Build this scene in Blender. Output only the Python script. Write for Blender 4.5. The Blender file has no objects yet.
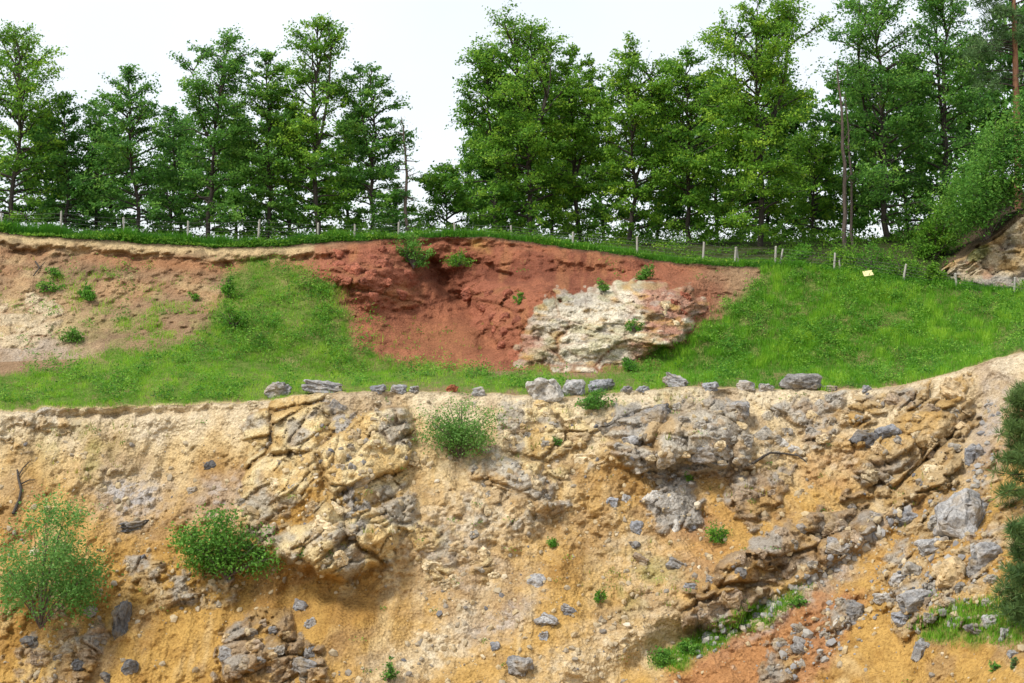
import bpy, bmesh, math, random
import numpy as np
from mathutils import Vector, Matrix, Euler

R = math.radians
# ------------------------------------------------------------------ camera, sky, sun, exposure
sc = bpy.context.scene
F = 1576.0            # focal length in pixels of a 1024 wide picture
HY = 341.5            # eye level row
cam_d = bpy.data.cameras.new('camera')
cam_d.sensor_width = 36.0
cam_d.lens = 36.0 * F / 1024.0
cam_d.clip_start = 0.5
cam_d.clip_end = 6000
cam = bpy.data.objects.new('camera', cam_d)
sc.collection.objects.link(cam)
cam.location = (0, 0, 0)
cam.rotation_euler = (R(90), 0, 0)
sc.camera = cam
sc.render.resolution_x, sc.render.resolution_y = 1024, 683

SUN_DIR = Vector((-0.58, -0.42, 0.95)).normalized()      # towards the sun
elev = math.asin(SUN_DIR.z)
azim = math.atan2(SUN_DIR.x, SUN_DIR.y)
world = bpy.data.worlds.new('World')
sc.world = world
world.use_nodes = True
wn, wl = world.node_tree.nodes, world.node_tree.links
bgn = wn['Background']
bgn.inputs['Strength'].default_value = 0.10
skyn = wn.new('ShaderNodeTexSky')
skyn.sky_type = 'NISHITA'
skyn.sun_disc = False
skyn.sun_elevation = elev
skyn.sun_rotation = azim
tcn = wn.new('ShaderNodeTexCoord')
cln = wn.new('ShaderNodeTexNoise')
cln.inputs['Scale'].default_value = 2.2
cln.inputs['Detail'].default_value = 5
wl.new(tcn.outputs['Generated'], cln.inputs['Vector'])
crn = wn.new('ShaderNodeValToRGB')
crn.color_ramp.elements[0].position = 0.3
crn.color_ramp.elements[0].color = (0.70, 0.72, 0.75, 1)
crn.color_ramp.elements[1].position = 0.65
crn.color_ramp.elements[1].color = (0.86, 0.88, 0.90, 1)
wl.new(cln.outputs['Fac'], crn.inputs['Fac'])
scn = wn.new('ShaderNodeVectorMath'); scn.operation = 'SCALE'
scn.inputs['Scale'].default_value = 4.9          # cloud layer radiance before the 0.10 strength
wl.new(crn.outputs['Color'], scn.inputs[0])
mxn = wn.new('ShaderNodeMix'); mxn.data_type = 'RGBA'
mxn.inputs['Factor'].default_value = 0.86        # how closed the cloud cover is
wl.new(skyn.outputs['Color'], mxn.inputs['A'])
wl.new(scn.outputs['Vector'], mxn.inputs['B'])
wl.new(mxn.outputs['Result'], bgn.inputs['Color'])

sun_d = bpy.data.lights.new('sun', 'SUN')
sun_d.energy = 1.5
sun_d.angle = R(12)
sun_d.color = (1.0, 0.95, 0.87)
sun = bpy.data.objects.new('sun', sun_d)
sc.collection.objects.link(sun)
sun.location = (-40, -40, 90)
sun.rotation_euler = SUN_DIR.to_track_quat('Z', 'Y').to_euler()

sc.view_settings.view_transform = 'Standard'
sc.view_settings.look = 'None'
sc.view_settings.gamma = 1
sc.view_settings.use_curve_mapping = False
sc.view_settings.exposure = 1.47
sc.cycles.use_denoising = True
sc.cycles.max_bounces = 6
sc.cycles.diffuse_bounces = 3
sc.cycles.transmission_bounces = 3
sc.cycles.transparent_max_bounces = 4

# ------------------------------------------------------------------ helpers
rng = np.random.default_rng(7)
random.seed(7)
COL = sc.collection


def P(px, py, Y):
    return Vector(((px - 512) * Y / F, Y, (HY - py) * Y / F))


def link(o, parent=None, kind=None, label=None, cat=None, group=None):
    COL.objects.link(o)
    if parent is not None:
        o.parent = parent
    if kind: o['kind'] = kind
    if label: o['label'] = label
    if cat: o['category'] = cat
    if group: o['group'] = group
    return o


def empty(name, loc, label, cat, group=None):
    o = bpy.data.objects.new(name, None)
    o.empty_display_size = 0.3
    o.location = loc
    return link(o, None, None, label, cat, group)


def np_mesh(name, verts, faces, nside, mat, smooth=False):
    """verts (n,3), faces (m,nside) int -> mesh datablock"""
    me = bpy.data.meshes.new(name)
    n, m = len(verts), len(faces)
    me.vertices.add(n)
    me.vertices.foreach_set('co', np.ascontiguousarray(verts, dtype=np.float32).ravel())
    me.loops.add(m * nside)
    me.loops.foreach_set('vertex_index', np.ascontiguousarray(faces, dtype=np.int32).ravel())
    me.polygons.add(m)
    me.polygons.foreach_set('loop_start', np.arange(0, m * nside, nside, dtype=np.int32))
    me.polygons.foreach_set('loop_total', np.full(m, nside, dtype=np.int32))
    me.polygons.foreach_set('use_smooth', np.full(m, smooth, dtype=bool))
    me.update(calc_edges=True)
    me.validate()
    if mat: me.materials.append(mat)
    return me


def face_attr(me, name, vals):
    a = me.attributes.new(name, 'FLOAT', 'FACE')
    a.data.foreach_set('value', np.ascontiguousarray(vals, dtype=np.float32))


def point_col(me, name, cols):
    a = me.attributes.new(name, 'FLOAT_COLOR', 'POINT')
    c = np.ones((len(cols), 4), np.float32); c[:, :3] = cols
    a.data.foreach_set('color', c.ravel())


# ---- numpy noise
def _hash(ix, iy, iz, s):
    h = (ix.astype(np.int64) * 374761393 + iy.astype(np.int64) * 668265263 + iz.astype(np.int64) * 2147483647 + s * 974634777) & 0xFFFFFFFF
    h = ((h ^ (h >> 13)) * 1274126177) & 0xFFFFFFFF
    h = ((h ^ (h >> 16)) * 2246822519) & 0xFFFFFFFF
    return ((h ^ (h >> 15)) & 0xFFFFFF).astype(np.float64) / float(0xFFFFFF)


def vnoise(p, s=0):
    i = np.floor(p).astype(np.int64)
    f = p - i
    f = f * f * f * (f * (f * 6 - 15) + 10)
    x, y, z = i[:, 0], i[:, 1], i[:, 2]
    r = 0
    for dx in (0, 1):
        wx = f[:, 0] if dx else 1 - f[:, 0]
        for dy in (0, 1):
            wy = f[:, 1] if dy else 1 - f[:, 1]
            for dz in (0, 1):
                wz = f[:, 2] if dz else 1 - f[:, 2]
                r = r + wx * wy * wz * _hash(x + dx, y + dy, z + dz, s)
    return r * 2 - 1


def fbm(p, octv=4, s=0, gain=0.5):
    r = 0; a = 1.0; t = 0
    q = p.copy()
    for k in range(octv):
        r = r + a * vnoise(q, s + k * 17)
        t += a
        a *= gain
        q = q * 2.03 + 11.7
    return r / t


def worley(p, s=0, jit=0.9):
    """returns F1, F2, id hash, offset vector to the nearest point"""
    i = np.floor(p).astype(np.int64)
    n = len(p)
    f1 = np.full(n, 9.0); f2 = np.full(n, 9.0)
    hid = np.zeros(n); off = np.zeros((n, 3))
    for dx in (-1, 0, 1):
        for dy in (-1, 0, 1):
            for dz in (-1, 0, 1):
                c = i + (dx, dy, dz)
                fx = c[:, 0] + 0.5 + jit * (_hash(c[:, 0], c[:, 1], c[:, 2], s) - 0.5)
                fy = c[:, 1] + 0.5 + jit * (_hash(c[:, 0], c[:, 1], c[:, 2], s + 1) - 0.5)
                fz = c[:, 2] + 0.5 + jit * (_hash(c[:, 0], c[:, 1], c[:, 2], s + 2) - 0.5)
                d = np.stack([p[:, 0] - fx, p[:, 1] - fy, p[:, 2] - fz], 1)
                dd = np.sqrt((d * d).sum(1))
                near = dd < f1
                f2 = np.where(near, f1, np.minimum(f2, dd))
                hid = np.where(near, _hash(c[:, 0], c[:, 1], c[:, 2], s + 3), hid)
                off[near] = d[near]
                f1 = np.where(near, dd, f1)
    return f1, f2, hid, off


def sstep(a, b, x):
    t = np.clip((x - a) / float(b - a), 0, 1)
    return t * t * (3 - 2 * t)


def poly_sd(x, y, poly):
    """signed distance (positive inside) to a polygon, vectorised"""
    poly = np.asarray(poly, float)
    n = len(poly)
    best = np.full(x.shape, 1e9)
    inside = np.zeros(x.shape, bool)
    for k in range(n):
        x0, y0 = poly[k]; x1, y1 = poly[(k + 1) % n]
        ex, ey = x1 - x0, y1 - y0
        t = np.clip(((x - x0) * ex + (y - y0) * ey) / (ex * ex + ey * ey + 1e-9), 0, 1)
        d = np.hypot(x - x0 - t * ex, y - y0 - t * ey)
        best = np.minimum(best, d)
        cond = ((y0 > y) != (y1 > y)) & (x < (x1 - x0) * (y - y0) / ((y1 - y0) if y1 != y0 else 1e-9) + x0)
        inside ^= cond
    return np.where(inside, best, -best)


def line_d(x, y, pts):
    best = np.full(x.shape, 1e9)
    for (x0, y0), (x1, y1) in zip(pts[:-1], pts[1:]):
        ex, ey = x1 - x0, y1 - y0
        t = np.clip(((x - x0) * ex + (y - y0) * ey) / (ex * ex + ey * ey), 0, 1)
        best = np.minimum(best, np.hypot(x - x0 - t * ex, y - y0 - t * ey))
    return best


def ell(x, y, cx, cy, rx, ry, rot=0.0):
    c, s = math.cos(R(rot)), math.sin(R(rot))
    u = ((x - cx) * c + (y - cy) * s) / rx
    v = (-(x - cx) * s + (y - cy) * c) / ry
    return np.exp(-(u * u + v * v))


# ---- materials
def new_mat(name):
    m = bpy.data.materials.new(name)
    m.use_nodes = True
    return m, m.node_tree.nodes, m.node_tree.links, m.node_tree.nodes['Principled BSDF']


def ramp(nodes, fac, stops, links):
    r = nodes.new('ShaderNodeValToRGB')
    el = r.color_ramp.elements
    while len(el) < len(stops): el.new(0.5)
    for e, (p, c) in zip(el, stops):
        e.position = p
        e.color = (*c, 1) if len(c) == 3 else c
    links.new(fac, r.inputs['Fac'])
    return r.outputs['Color']


def mul(nodes, links, a, b, fac=1.0):
    m = nodes.new('ShaderNodeMix'); m.data_type = 'RGBA'; m.blend_type = 'MULTIPLY'
    m.inputs['Factor'].default_value = fac
    links.new(a, m.inputs['A']); links.new(b, m.inputs['B'])
    return m.outputs['Result']


def noise_tex(nodes, links, vec, scale, detail=4, rough=0.6):
    n = nodes.new('ShaderNodeTexNoise')
    n.inputs['Scale'].default_value = scale
    n.inputs['Detail'].default_value = detail
    n.inputs['Roughness'].default_value = rough
    links.new(vec, n.inputs['Vector'])
    return n


def terrain_material(name, bump=0.5):
    m, n, l, b = new_mat(name)
    at = n.new('ShaderNodeAttribute'); at.attribute_name = 'tint'
    tc = n.new('ShaderNodeTexCoord')
    n1 = noise_tex(n, l, tc.outputs['Object'], 1.6, 6, 0.7)
    n2 = noise_tex(n, l, tc.outputs['Object'], 9.0, 4, 0.7)
    vo = n.new('ShaderNodeTexVoronoi'); vo.inputs['Scale'].default_value = 6.5
    l.new(tc.outputs['Object'], vo.inputs['Vector'])
    c1 = ramp(n, n1.outputs['Fac'], [(0.28, (0.74, 0.71, 0.66)), (0.5, (1, 1, 1)), (0.75, (1.14, 1.14, 1.12))], l)
    c2 = ramp(n, n2.outputs['Fac'], [(0.34, (0.64, 0.60, 0.54)), (0.48, (1, 1, 1)), (0.68, (1.18, 1.18, 1.16))], l)
    c3 = ramp(n, vo.outputs['Color'], [(0.15, (0.84, 0.83, 0.82)), (0.6, (1.0, 1.0, 1.0)), (0.93, (1.02, 1.02, 1.02)), (0.97, (1.12, 1.12, 1.12))], l)
    col = mul(n, l, mul(n, l, mul(n, l, at.outputs['Color'], c1), c2), c3)
    l.new(col, b.inputs['Base Color'])
    b.inputs['Roughness'].default_value = 0.95
    b.inputs['Specular IOR Level'].default_value = 0.15
    bp = n.new('ShaderNodeBump'); bp.inputs['Strength'].default_value = bump
    bp.inputs['Distance'].default_value = 0.2
    ad = n.new('ShaderNodeMath'); ad.operation = 'ADD'
    l.new(n2.outputs['Fac'], ad.inputs[0]); l.new(vo.outputs['Distance'], ad.inputs[1])
    l.new(ad.outputs[0], bp.inputs['Height'])
    l.new(bp.outputs['Normal'], b.inputs['Normal'])
    return m


def rock_material():
    m, n, l, b = new_mat('limestone')
    oi = n.new('ShaderNodeObjectInfo')
    tc = n.new('ShaderNodeTexCoord')
    geo = n.new('ShaderNodeNewGeometry')
    n1 = noise_tex(n, l, geo.outputs['Position'], 1.7, 6, 0.7)
    n2 = noise_tex(n, l, geo.outputs['Position'], 8.0, 5, 0.75)
    n3 = noise_tex(n, l, geo.outputs['Position'], 0.9, 3, 0.6)
    c1 = ramp(n, n1.outputs['Fac'], [(0.3, (0.5, 0.5, 0.52)), (0.5, (1, 1, 1)), (0.72, (1.4, 1.38, 1.34))], l)
    c2 = ramp(n, n2.outputs['Fac'], [(0.32, (0.45, 0.45, 0.45)), (0.5, (1, 1, 1)), (0.68, (1.45, 1.45, 1.45))], l)
    col = mul(n, l, mul(n, l, oi.outputs['Color'], c1), c2)
    soil = n.new('ShaderNodeMix'); soil.data_type = 'RGBA'
    soil.inputs['B'].default_value = (0.43, 0.30, 0.13, 1)
    l.new(col, soil.inputs['A'])
    fr = n.new('ShaderNodeMapRange')
    fr.inputs['From Min'].default_value = 0.5; fr.inputs['From Max'].default_value = 0.66
    fr.inputs['To Max'].default_value = 0.65
    l.new(n3.outputs['Fac'], fr.inputs['Value'])
    ml = n.new('ShaderNodeMath'); ml.operation = 'MULTIPLY'
    l.new(fr.outputs['Result'], ml.inputs[0]); l.new(oi.outputs['Alpha'], ml.inputs[1])
    l.new(ml.outputs[0], soil.inputs['Factor'])
    l.new(soil.outputs['Result'], b.inputs['Base Color'])
    b.inputs['Roughness'].default_value = 0.9
    b.inputs['Specular IOR Level'].default_value = 0.2
    bp = n.new('ShaderNodeBump'); bp.inputs['Strength'].default_value = 0.7
    bp.inputs['Distance'].default_value = 0.1
    l.new(n2.outputs['Fac'], bp.inputs['Height'])
    l.new(bp.outputs['Normal'], b.inputs['Normal'])
    return m


def leaf_material(name, dark, mid, light, transl=0.35):
    m, n, l, b = new_mat(name)
    at = n.new('ShaderNodeAttribute'); at.attribute_name = 'shade'
    oi = n.new('ShaderNodeObjectInfo')
    col = ramp(n, at.outputs['Fac'], [(0.0, dark), (0.55, mid), (1.0, light)], l)
    vr = ramp(n, oi.outputs['Random'], [(0, (0.88, 0.94, 1.0)), (1, (1.12, 1.04, 0.92))], l)
    col = mul(n, l, col, vr)
    l.new(col, b.inputs['Base Color'])
    b.inputs['Roughness'].default_value = 0.6
    b.inputs['Specular IOR Level'].default_value = 0.25
    tr = n.new('ShaderNodeBsdfTranslucent')
    l.new(col, tr.inputs['Color'])
    mx = n.new('ShaderNodeMixShader'); mx.inputs['Fac'].default_value = transl
    l.new(b.outputs[0], mx.inputs[1]); l.new(tr.outputs[0], mx.inputs[2])
    l.new(mx.outputs[0], n['Material Output'].inputs['Surface'])
    return m


def bark_material(name, c0, c1, sx=3.0):
    m, n, l, b = new_mat(name)
    geo = n.new('ShaderNodeNewGeometry')
    mp = n.new('ShaderNodeMapping'); mp.inputs['Scale'].default_value = (sx * 3, sx * 3, sx * 0.7)
    l.new(geo.outputs['Position'], mp.inputs['Vector'])
    nt = noise_tex(n, l, mp.outputs['Vector'], 1.0, 5, 0.7)
    l.new(ramp(n, nt.outputs['Fac'], [(0.3, c0), (0.7, c1)], l), b.inputs['Base Color'])
    b.inputs['Roughness'].default_value = 0.95
    bp = n.new('ShaderNodeBump'); bp.inputs['Strength'].default_value = 0.6; bp.inputs['Distance'].default_value = 0.05
    l.new(nt.outputs['Fac'], bp.inputs['Height']); l.new(bp.outputs['Normal'], b.inputs['Normal'])
    return m


M_FACE = terrain_material('quarry_soil_and_rock', 0.65)
M_ROCK = rock_material()
M_TREE = leaf_material('tree_leaves', (0.05, 0.15, 0.014), (0.14, 0.33, 0.028), (0.33, 0.53, 0.055), 0.5)
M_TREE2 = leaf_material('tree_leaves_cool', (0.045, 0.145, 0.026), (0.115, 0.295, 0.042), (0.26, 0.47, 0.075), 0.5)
M_SHRUB = leaf_material('shrub_leaves_fresh', (0.05, 0.14, 0.02), (0.10, 0.26, 0.03), (0.20, 0.40, 0.06))
M_WILLOW = leaf_material('shrub_leaves_greygreen', (0.07, 0.18, 0.03), (0.14, 0.31, 0.06), (0.25, 0.45, 0.12), 0.45)
M_WEED = leaf_material('weed_leaves', (0.04, 0.14, 0.015), (0.10, 0.29, 0.025), (0.24, 0.45, 0.05), 0.45)
M_PINE = leaf_material('pine_needles', (0.05, 0.105, 0.035), (0.11, 0.20, 0.06), (0.21, 0.32, 0.11), 0.35)
M_GRASS = leaf_material('grass_blades', (0.055, 0.19, 0.015), (0.15, 0.39, 0.024), (0.33, 0.56, 0.05), 0.5)
M_GRASSDRY = leaf_material('sparse_grass_blades', (0.10, 0.17, 0.03), (0.22, 0.28, 0.05), (0.42, 0.40, 0.12), 0.4)
M_BARK = bark_material('bark_dark', (0.022, 0.018, 0.015), (0.075, 0.062, 0.050))
M_BARKD = bark_material('bark_dead', (0.06, 0.045, 0.04), (0.17, 0.13, 0.11))
M_BARKP = bark_material('bark_pine', (0.12, 0.055, 0.030), (0.30, 0.15, 0.085))
M_POST = bark_material('weathered_post_wood', (0.26, 0.245, 0.21), (0.48, 0.46, 0.41))

# ------------------------------------------------------------------ terrain sheet
def tab(px, pts):
    a = np.array(pts, float)
    return np.interp(px, a[:, 0], a[:, 1])


EDGE = [(-400, 418), (-60, 414), (0, 412), (34, 411), (42, 407), (120, 408), (250, 402), (300, 396), (340, 392), (420, 392),
        (500, 394), (545, 398), (600, 396), (640, 389), (700, 388), (780, 390), (850, 391), (890, 387), (920, 382), (960, 371),
        (1000, 358), (1024, 352), (1100, 338), (1300, 320), (1500, 310)]
TOE = [(-400, 368), (0, 362), (100, 358), (200, 352), (300, 368), (330, 374), (420, 372), (520, 371), (560, 373), (640, 372),
       (700, 370), (800, 368), (900, 362), (960, 352), (1024, 338), (1100, 328), (1300, 312), (1500, 300)]
TOP = [(-400, 226), (0, 233), (60, 236), (130, 242), (200, 246), (260, 247), (330, 242), (400, 238), (450, 236), (520, 239),
       (560, 246), (600, 251), (640, 257), (680, 262), (720, 266), (770, 267), (800, 268), (850, 273), (900, 281), (960, 289),
       (1024, 296), (1100, 300), (1300, 296), (1500, 290)]
Y_EDGE = [(-400, 82), (0, 81), (330, 79.5), (600, 80), (800, 80), (900, 79), (1000, 77), (1024, 76.5), (1300, 74)]
Y_TOE = [(-400, 91), (0, 91), (330, 91), (600, 90), (800, 89), (1024, 87), (1300, 86)]
Y_TOP = [(-400, 105), (0, 104), (330, 104), (450, 106), (560, 104), (700, 102), (850, 101), (1024, 99), (1300, 98)]
SLOPE = [(-400, 0.036), (0, 0.036), (200, 0.036), (330, 0.040), (560, 0.042), (700, 0.041), (850, 0.050), (950, 0.058), (1024, 0.062), (1300, 0.065)]

STEP = 1.3
cols = np.concatenate([np.arange(-340, -40, 6.0), np.arange(-40, 1064.1, STEP), np.arange(1070, 1364, 6.0)])
NC = len(cols)
y_edge = tab(cols, EDGE) + 3.0 * fbm(np.stack([cols / 16, cols * 0, cols * 0], 1), 4, 5, 0.6)
y_toe = tab(cols, TOE)
y_top = tab(cols, TOP) + 2.0 * fbm(np.stack([cols / 18, cols * 0, cols * 0 + 4], 1), 3, 9)
ye_d, yt_d, yp_d = tab(cols, Y_EDGE), tab(cols, Y_TOE), tab(cols, Y_TOP)
sl = tab(cols, SLOPE)


def rows_between(n):
    return np.linspace(0, 1, n)


# lower face rows: from row py=725 up to the edge
NL = 250
tl = rows_between(NL)[:, None]
PYL = 725 + (y_edge[None, :] - 725) * tl
YL = ye_d[None, :] - (PYL - y_edge[None, :]) * sl[None, :]
# bench rows
NB = 46
tb = rows_between(NB)[:, None]
PYB = y_edge[None, :] + (y_toe - y_edge)[None, :] * tb
YB = ye_d[None, :] + (yt_d - ye_d)[None, :] * tb
# upper slope rows
NU = 112
tu = rows_between(NU)[:, None]
PYU = y_toe[None, :] + (y_top - y_toe)[None, :] * tu
YU = yt_d[None, :] + (yp_d - yt_d)[None, :] * tu
PXL, PXB, PXU = [np.broadcast_to(cols[None, :], a.shape).copy() for a in (PYL, PYB, PYU)]


def pos(px, py, Y):
    return np.stack([(px - 512) * Y / F, Y, (HY - py) * Y / F], -1)


# ---- rock outcrop outlines (bearing / elevation marks surveyed from the photograph)
ROCKS = {  # name: (outline, colour key, block size m, relief m)
    'buttress': ([(245, 402), (330, 396), (402, 402), (412, 450), (406, 520), (388, 562), (345, 577), (300, 562), (262, 546), (238, 500), (245, 440)], 'cream', 1.7, 0.55, 35),
    'grey_vein': ([(322, 402), (347, 402), (368, 470), (364, 530), (346, 524), (340, 450)], 'grey', 0.8, 0.45, -60),
    'grey_slab': ([(250, 425), (278, 418), (287, 448), (254, 468)], 'grey', 1.2, 0.4, 50),
    'mid_block': ([(612, 404), (700, 398), (748, 410), (748, 468), (700, 470), (640, 472), (608, 444)], 'greycream', 1.9, 0.6, 0),
    'left_block': ([(500, 404), (545, 404), (602, 420), (612, 470), (560, 476), (508, 462)], 'cream', 1.5, 0.4, 10),
    'low_block': ([(642, 472), (702, 478), (697, 528), (660, 536), (645, 512)], 'grey', 1.6, 0.5, 55),
    'mid_left': ([(470, 458), (540, 470), (562, 500), (520, 522), (468, 522), (460, 480)], 'greycream', 1.6, 0.4, 35),
    'upper_right': ([(772, 405), (846, 395), (852, 430), (822, 452), (758, 462), (738, 442)], 'greycream', 1.8, 0.5, 20),
    'far_right': ([(850, 402), (962, 376), (977, 420), (942, 480), (892, 502), (850, 470)], 'ochrerock', 1.5, 0.55, 35),
    'diagonal': ([(688, 592), (762, 542), (850, 503), (892, 507), (862, 545), (782, 582), (722, 627), (690, 622)], 'brownrock', 2.0, 0.7, 28),
    'low_left': ([(222, 637), (286, 610), (294, 640), (262, 672), (224, 677)], 'brownrock', 1.5, 0.5, 20),
    'centre_left': ([(410, 520), (482, 530), (502, 580), (442, 592), (398, 562)], 'cream', 1.3, 0.35, 25),
    'knob': ([(722, 470), (792, 468), (782, 512), (730, 522)], 'brownrock', 1.5, 0.5, 20),
    'foot_right': ([(842, 596), (858, 606), (790, 683), (750, 683), (778, 640)], 'brownrock', 0.8, 0.4, 40),
    'left_rubble': ([(128, 560), (240, 556), (235, 600), (150, 612)], 'ochrerock', 0.5, 0.22, 0),
    'far_left': ([(60, 600), (20, 640), (20, 700), (90, 700), (100, 620)], 'brownrock', 0.7, 0.3, 0),
    'bottom_left': ([(240, 650), (310, 640), (330, 683), (240, 690)], 'brownrock', 0.8, 0.4, 15),
    'right_rubble': ([(880, 560), (940, 500), (1040, 490), (1040, 600), (960, 600), (900, 640)], 'ochrerock', 0.8, 0.3, 35),
    'white_rock': ([(517, 342), (536, 306), (560, 290), (590, 284), (640, 284), (690, 288), (706, 308), (684, 340), (648, 357), (622, 372), (560, 372), (518, 364)], 'white', 1.6, 0.36, -52),
    'red_crag': ([(318, 252), (410, 246), (416, 300), (372, 306), (330, 275)], 'redrock', 1.8, 0.45, -15),
    'red_ledge': ([(462, 290), (520, 284), (524, 345), (500, 350), (478, 330)], 'redrock', 1.8, 0.4, 5),
    'left_sandstone': ([(0, 300), (40, 290), (60, 320), (40, 350), (0, 352)], 'sandrock', 0.9, 0.2, 0),
}
TINT = {
    'sand': (0.56, 0.43, 0.235), 'ochre': (0.45, 0.275, 0.082), 'deep': (0.315, 0.172, 0.045), 'pale': (0.61, 0.52, 0.37),
    'grey': (0.325, 0.30, 0.265), 'cream': (0.58, 0.465, 0.26), 'greycream': (0.42, 0.38, 0.31), 'ochrerock': (0.42, 0.31, 0.17),
    'brownrock': (0.30, 0.22, 0.14), 'white': (0.62, 0.56, 0.44), 'redrock': (0.30, 0.11, 0.065), 'sandrock': (0.48, 0.39, 0.26),
    'red': (0.30, 0.113, 0.062), 'darkred': (0.18, 0.062, 0.036), 'rust': (0.36, 0.165, 0.075), 'brown': (0.265, 0.172, 0.10),
    'scree': (0.40, 0.37, 0.35), 'grassbase': (0.13, 0.19, 0.035), 'humus': (0.07, 0.05, 0.03), 'drygrass': (0.27, 0.26, 0.09),
}
TINT = {k: np.array(v) for k, v in TINT.items()}


def blend(col, key, m):
    m = np.clip(m, 0, 1)[:, None]
    return col * (1 - m) + TINT[key] * m


GRASS_ZONE = [(-400, 370), (0, 372), (45, 370), (75, 360), (100, 352), (150, 352), (195, 345), (214, 318), (226, 272), (246, 262), (300, 266), (334, 284),
              (346, 322), (352, 350), (420, 366), (520, 371), (545, 376), (620, 375), (642, 366), (660, 350), (702, 330), (738, 296), (770, 264),
              (850, 262), (900, 272), (1024, 280), (1400, 280), (1400, 325), (1100, 340), (1024, 353), (1000, 359), (960, 372), (920, 383),
              (890, 388), (850, 392), (780, 391), (700, 388), (640, 389), (600, 395), (545, 397), (500, 394), (420, 392), (340, 393), (300, 397),
              (250, 403), (120, 409), (42, 408), (34, 411), (0, 413), (-400, 420)]


def warped(px, py, amp, scale, seed):
    q = np.stack([px / scale, py / scale, px * 0], 1)
    return px + amp * fbm(q, 3, seed), py + amp * fbm(q, 3, seed + 50)


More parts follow.
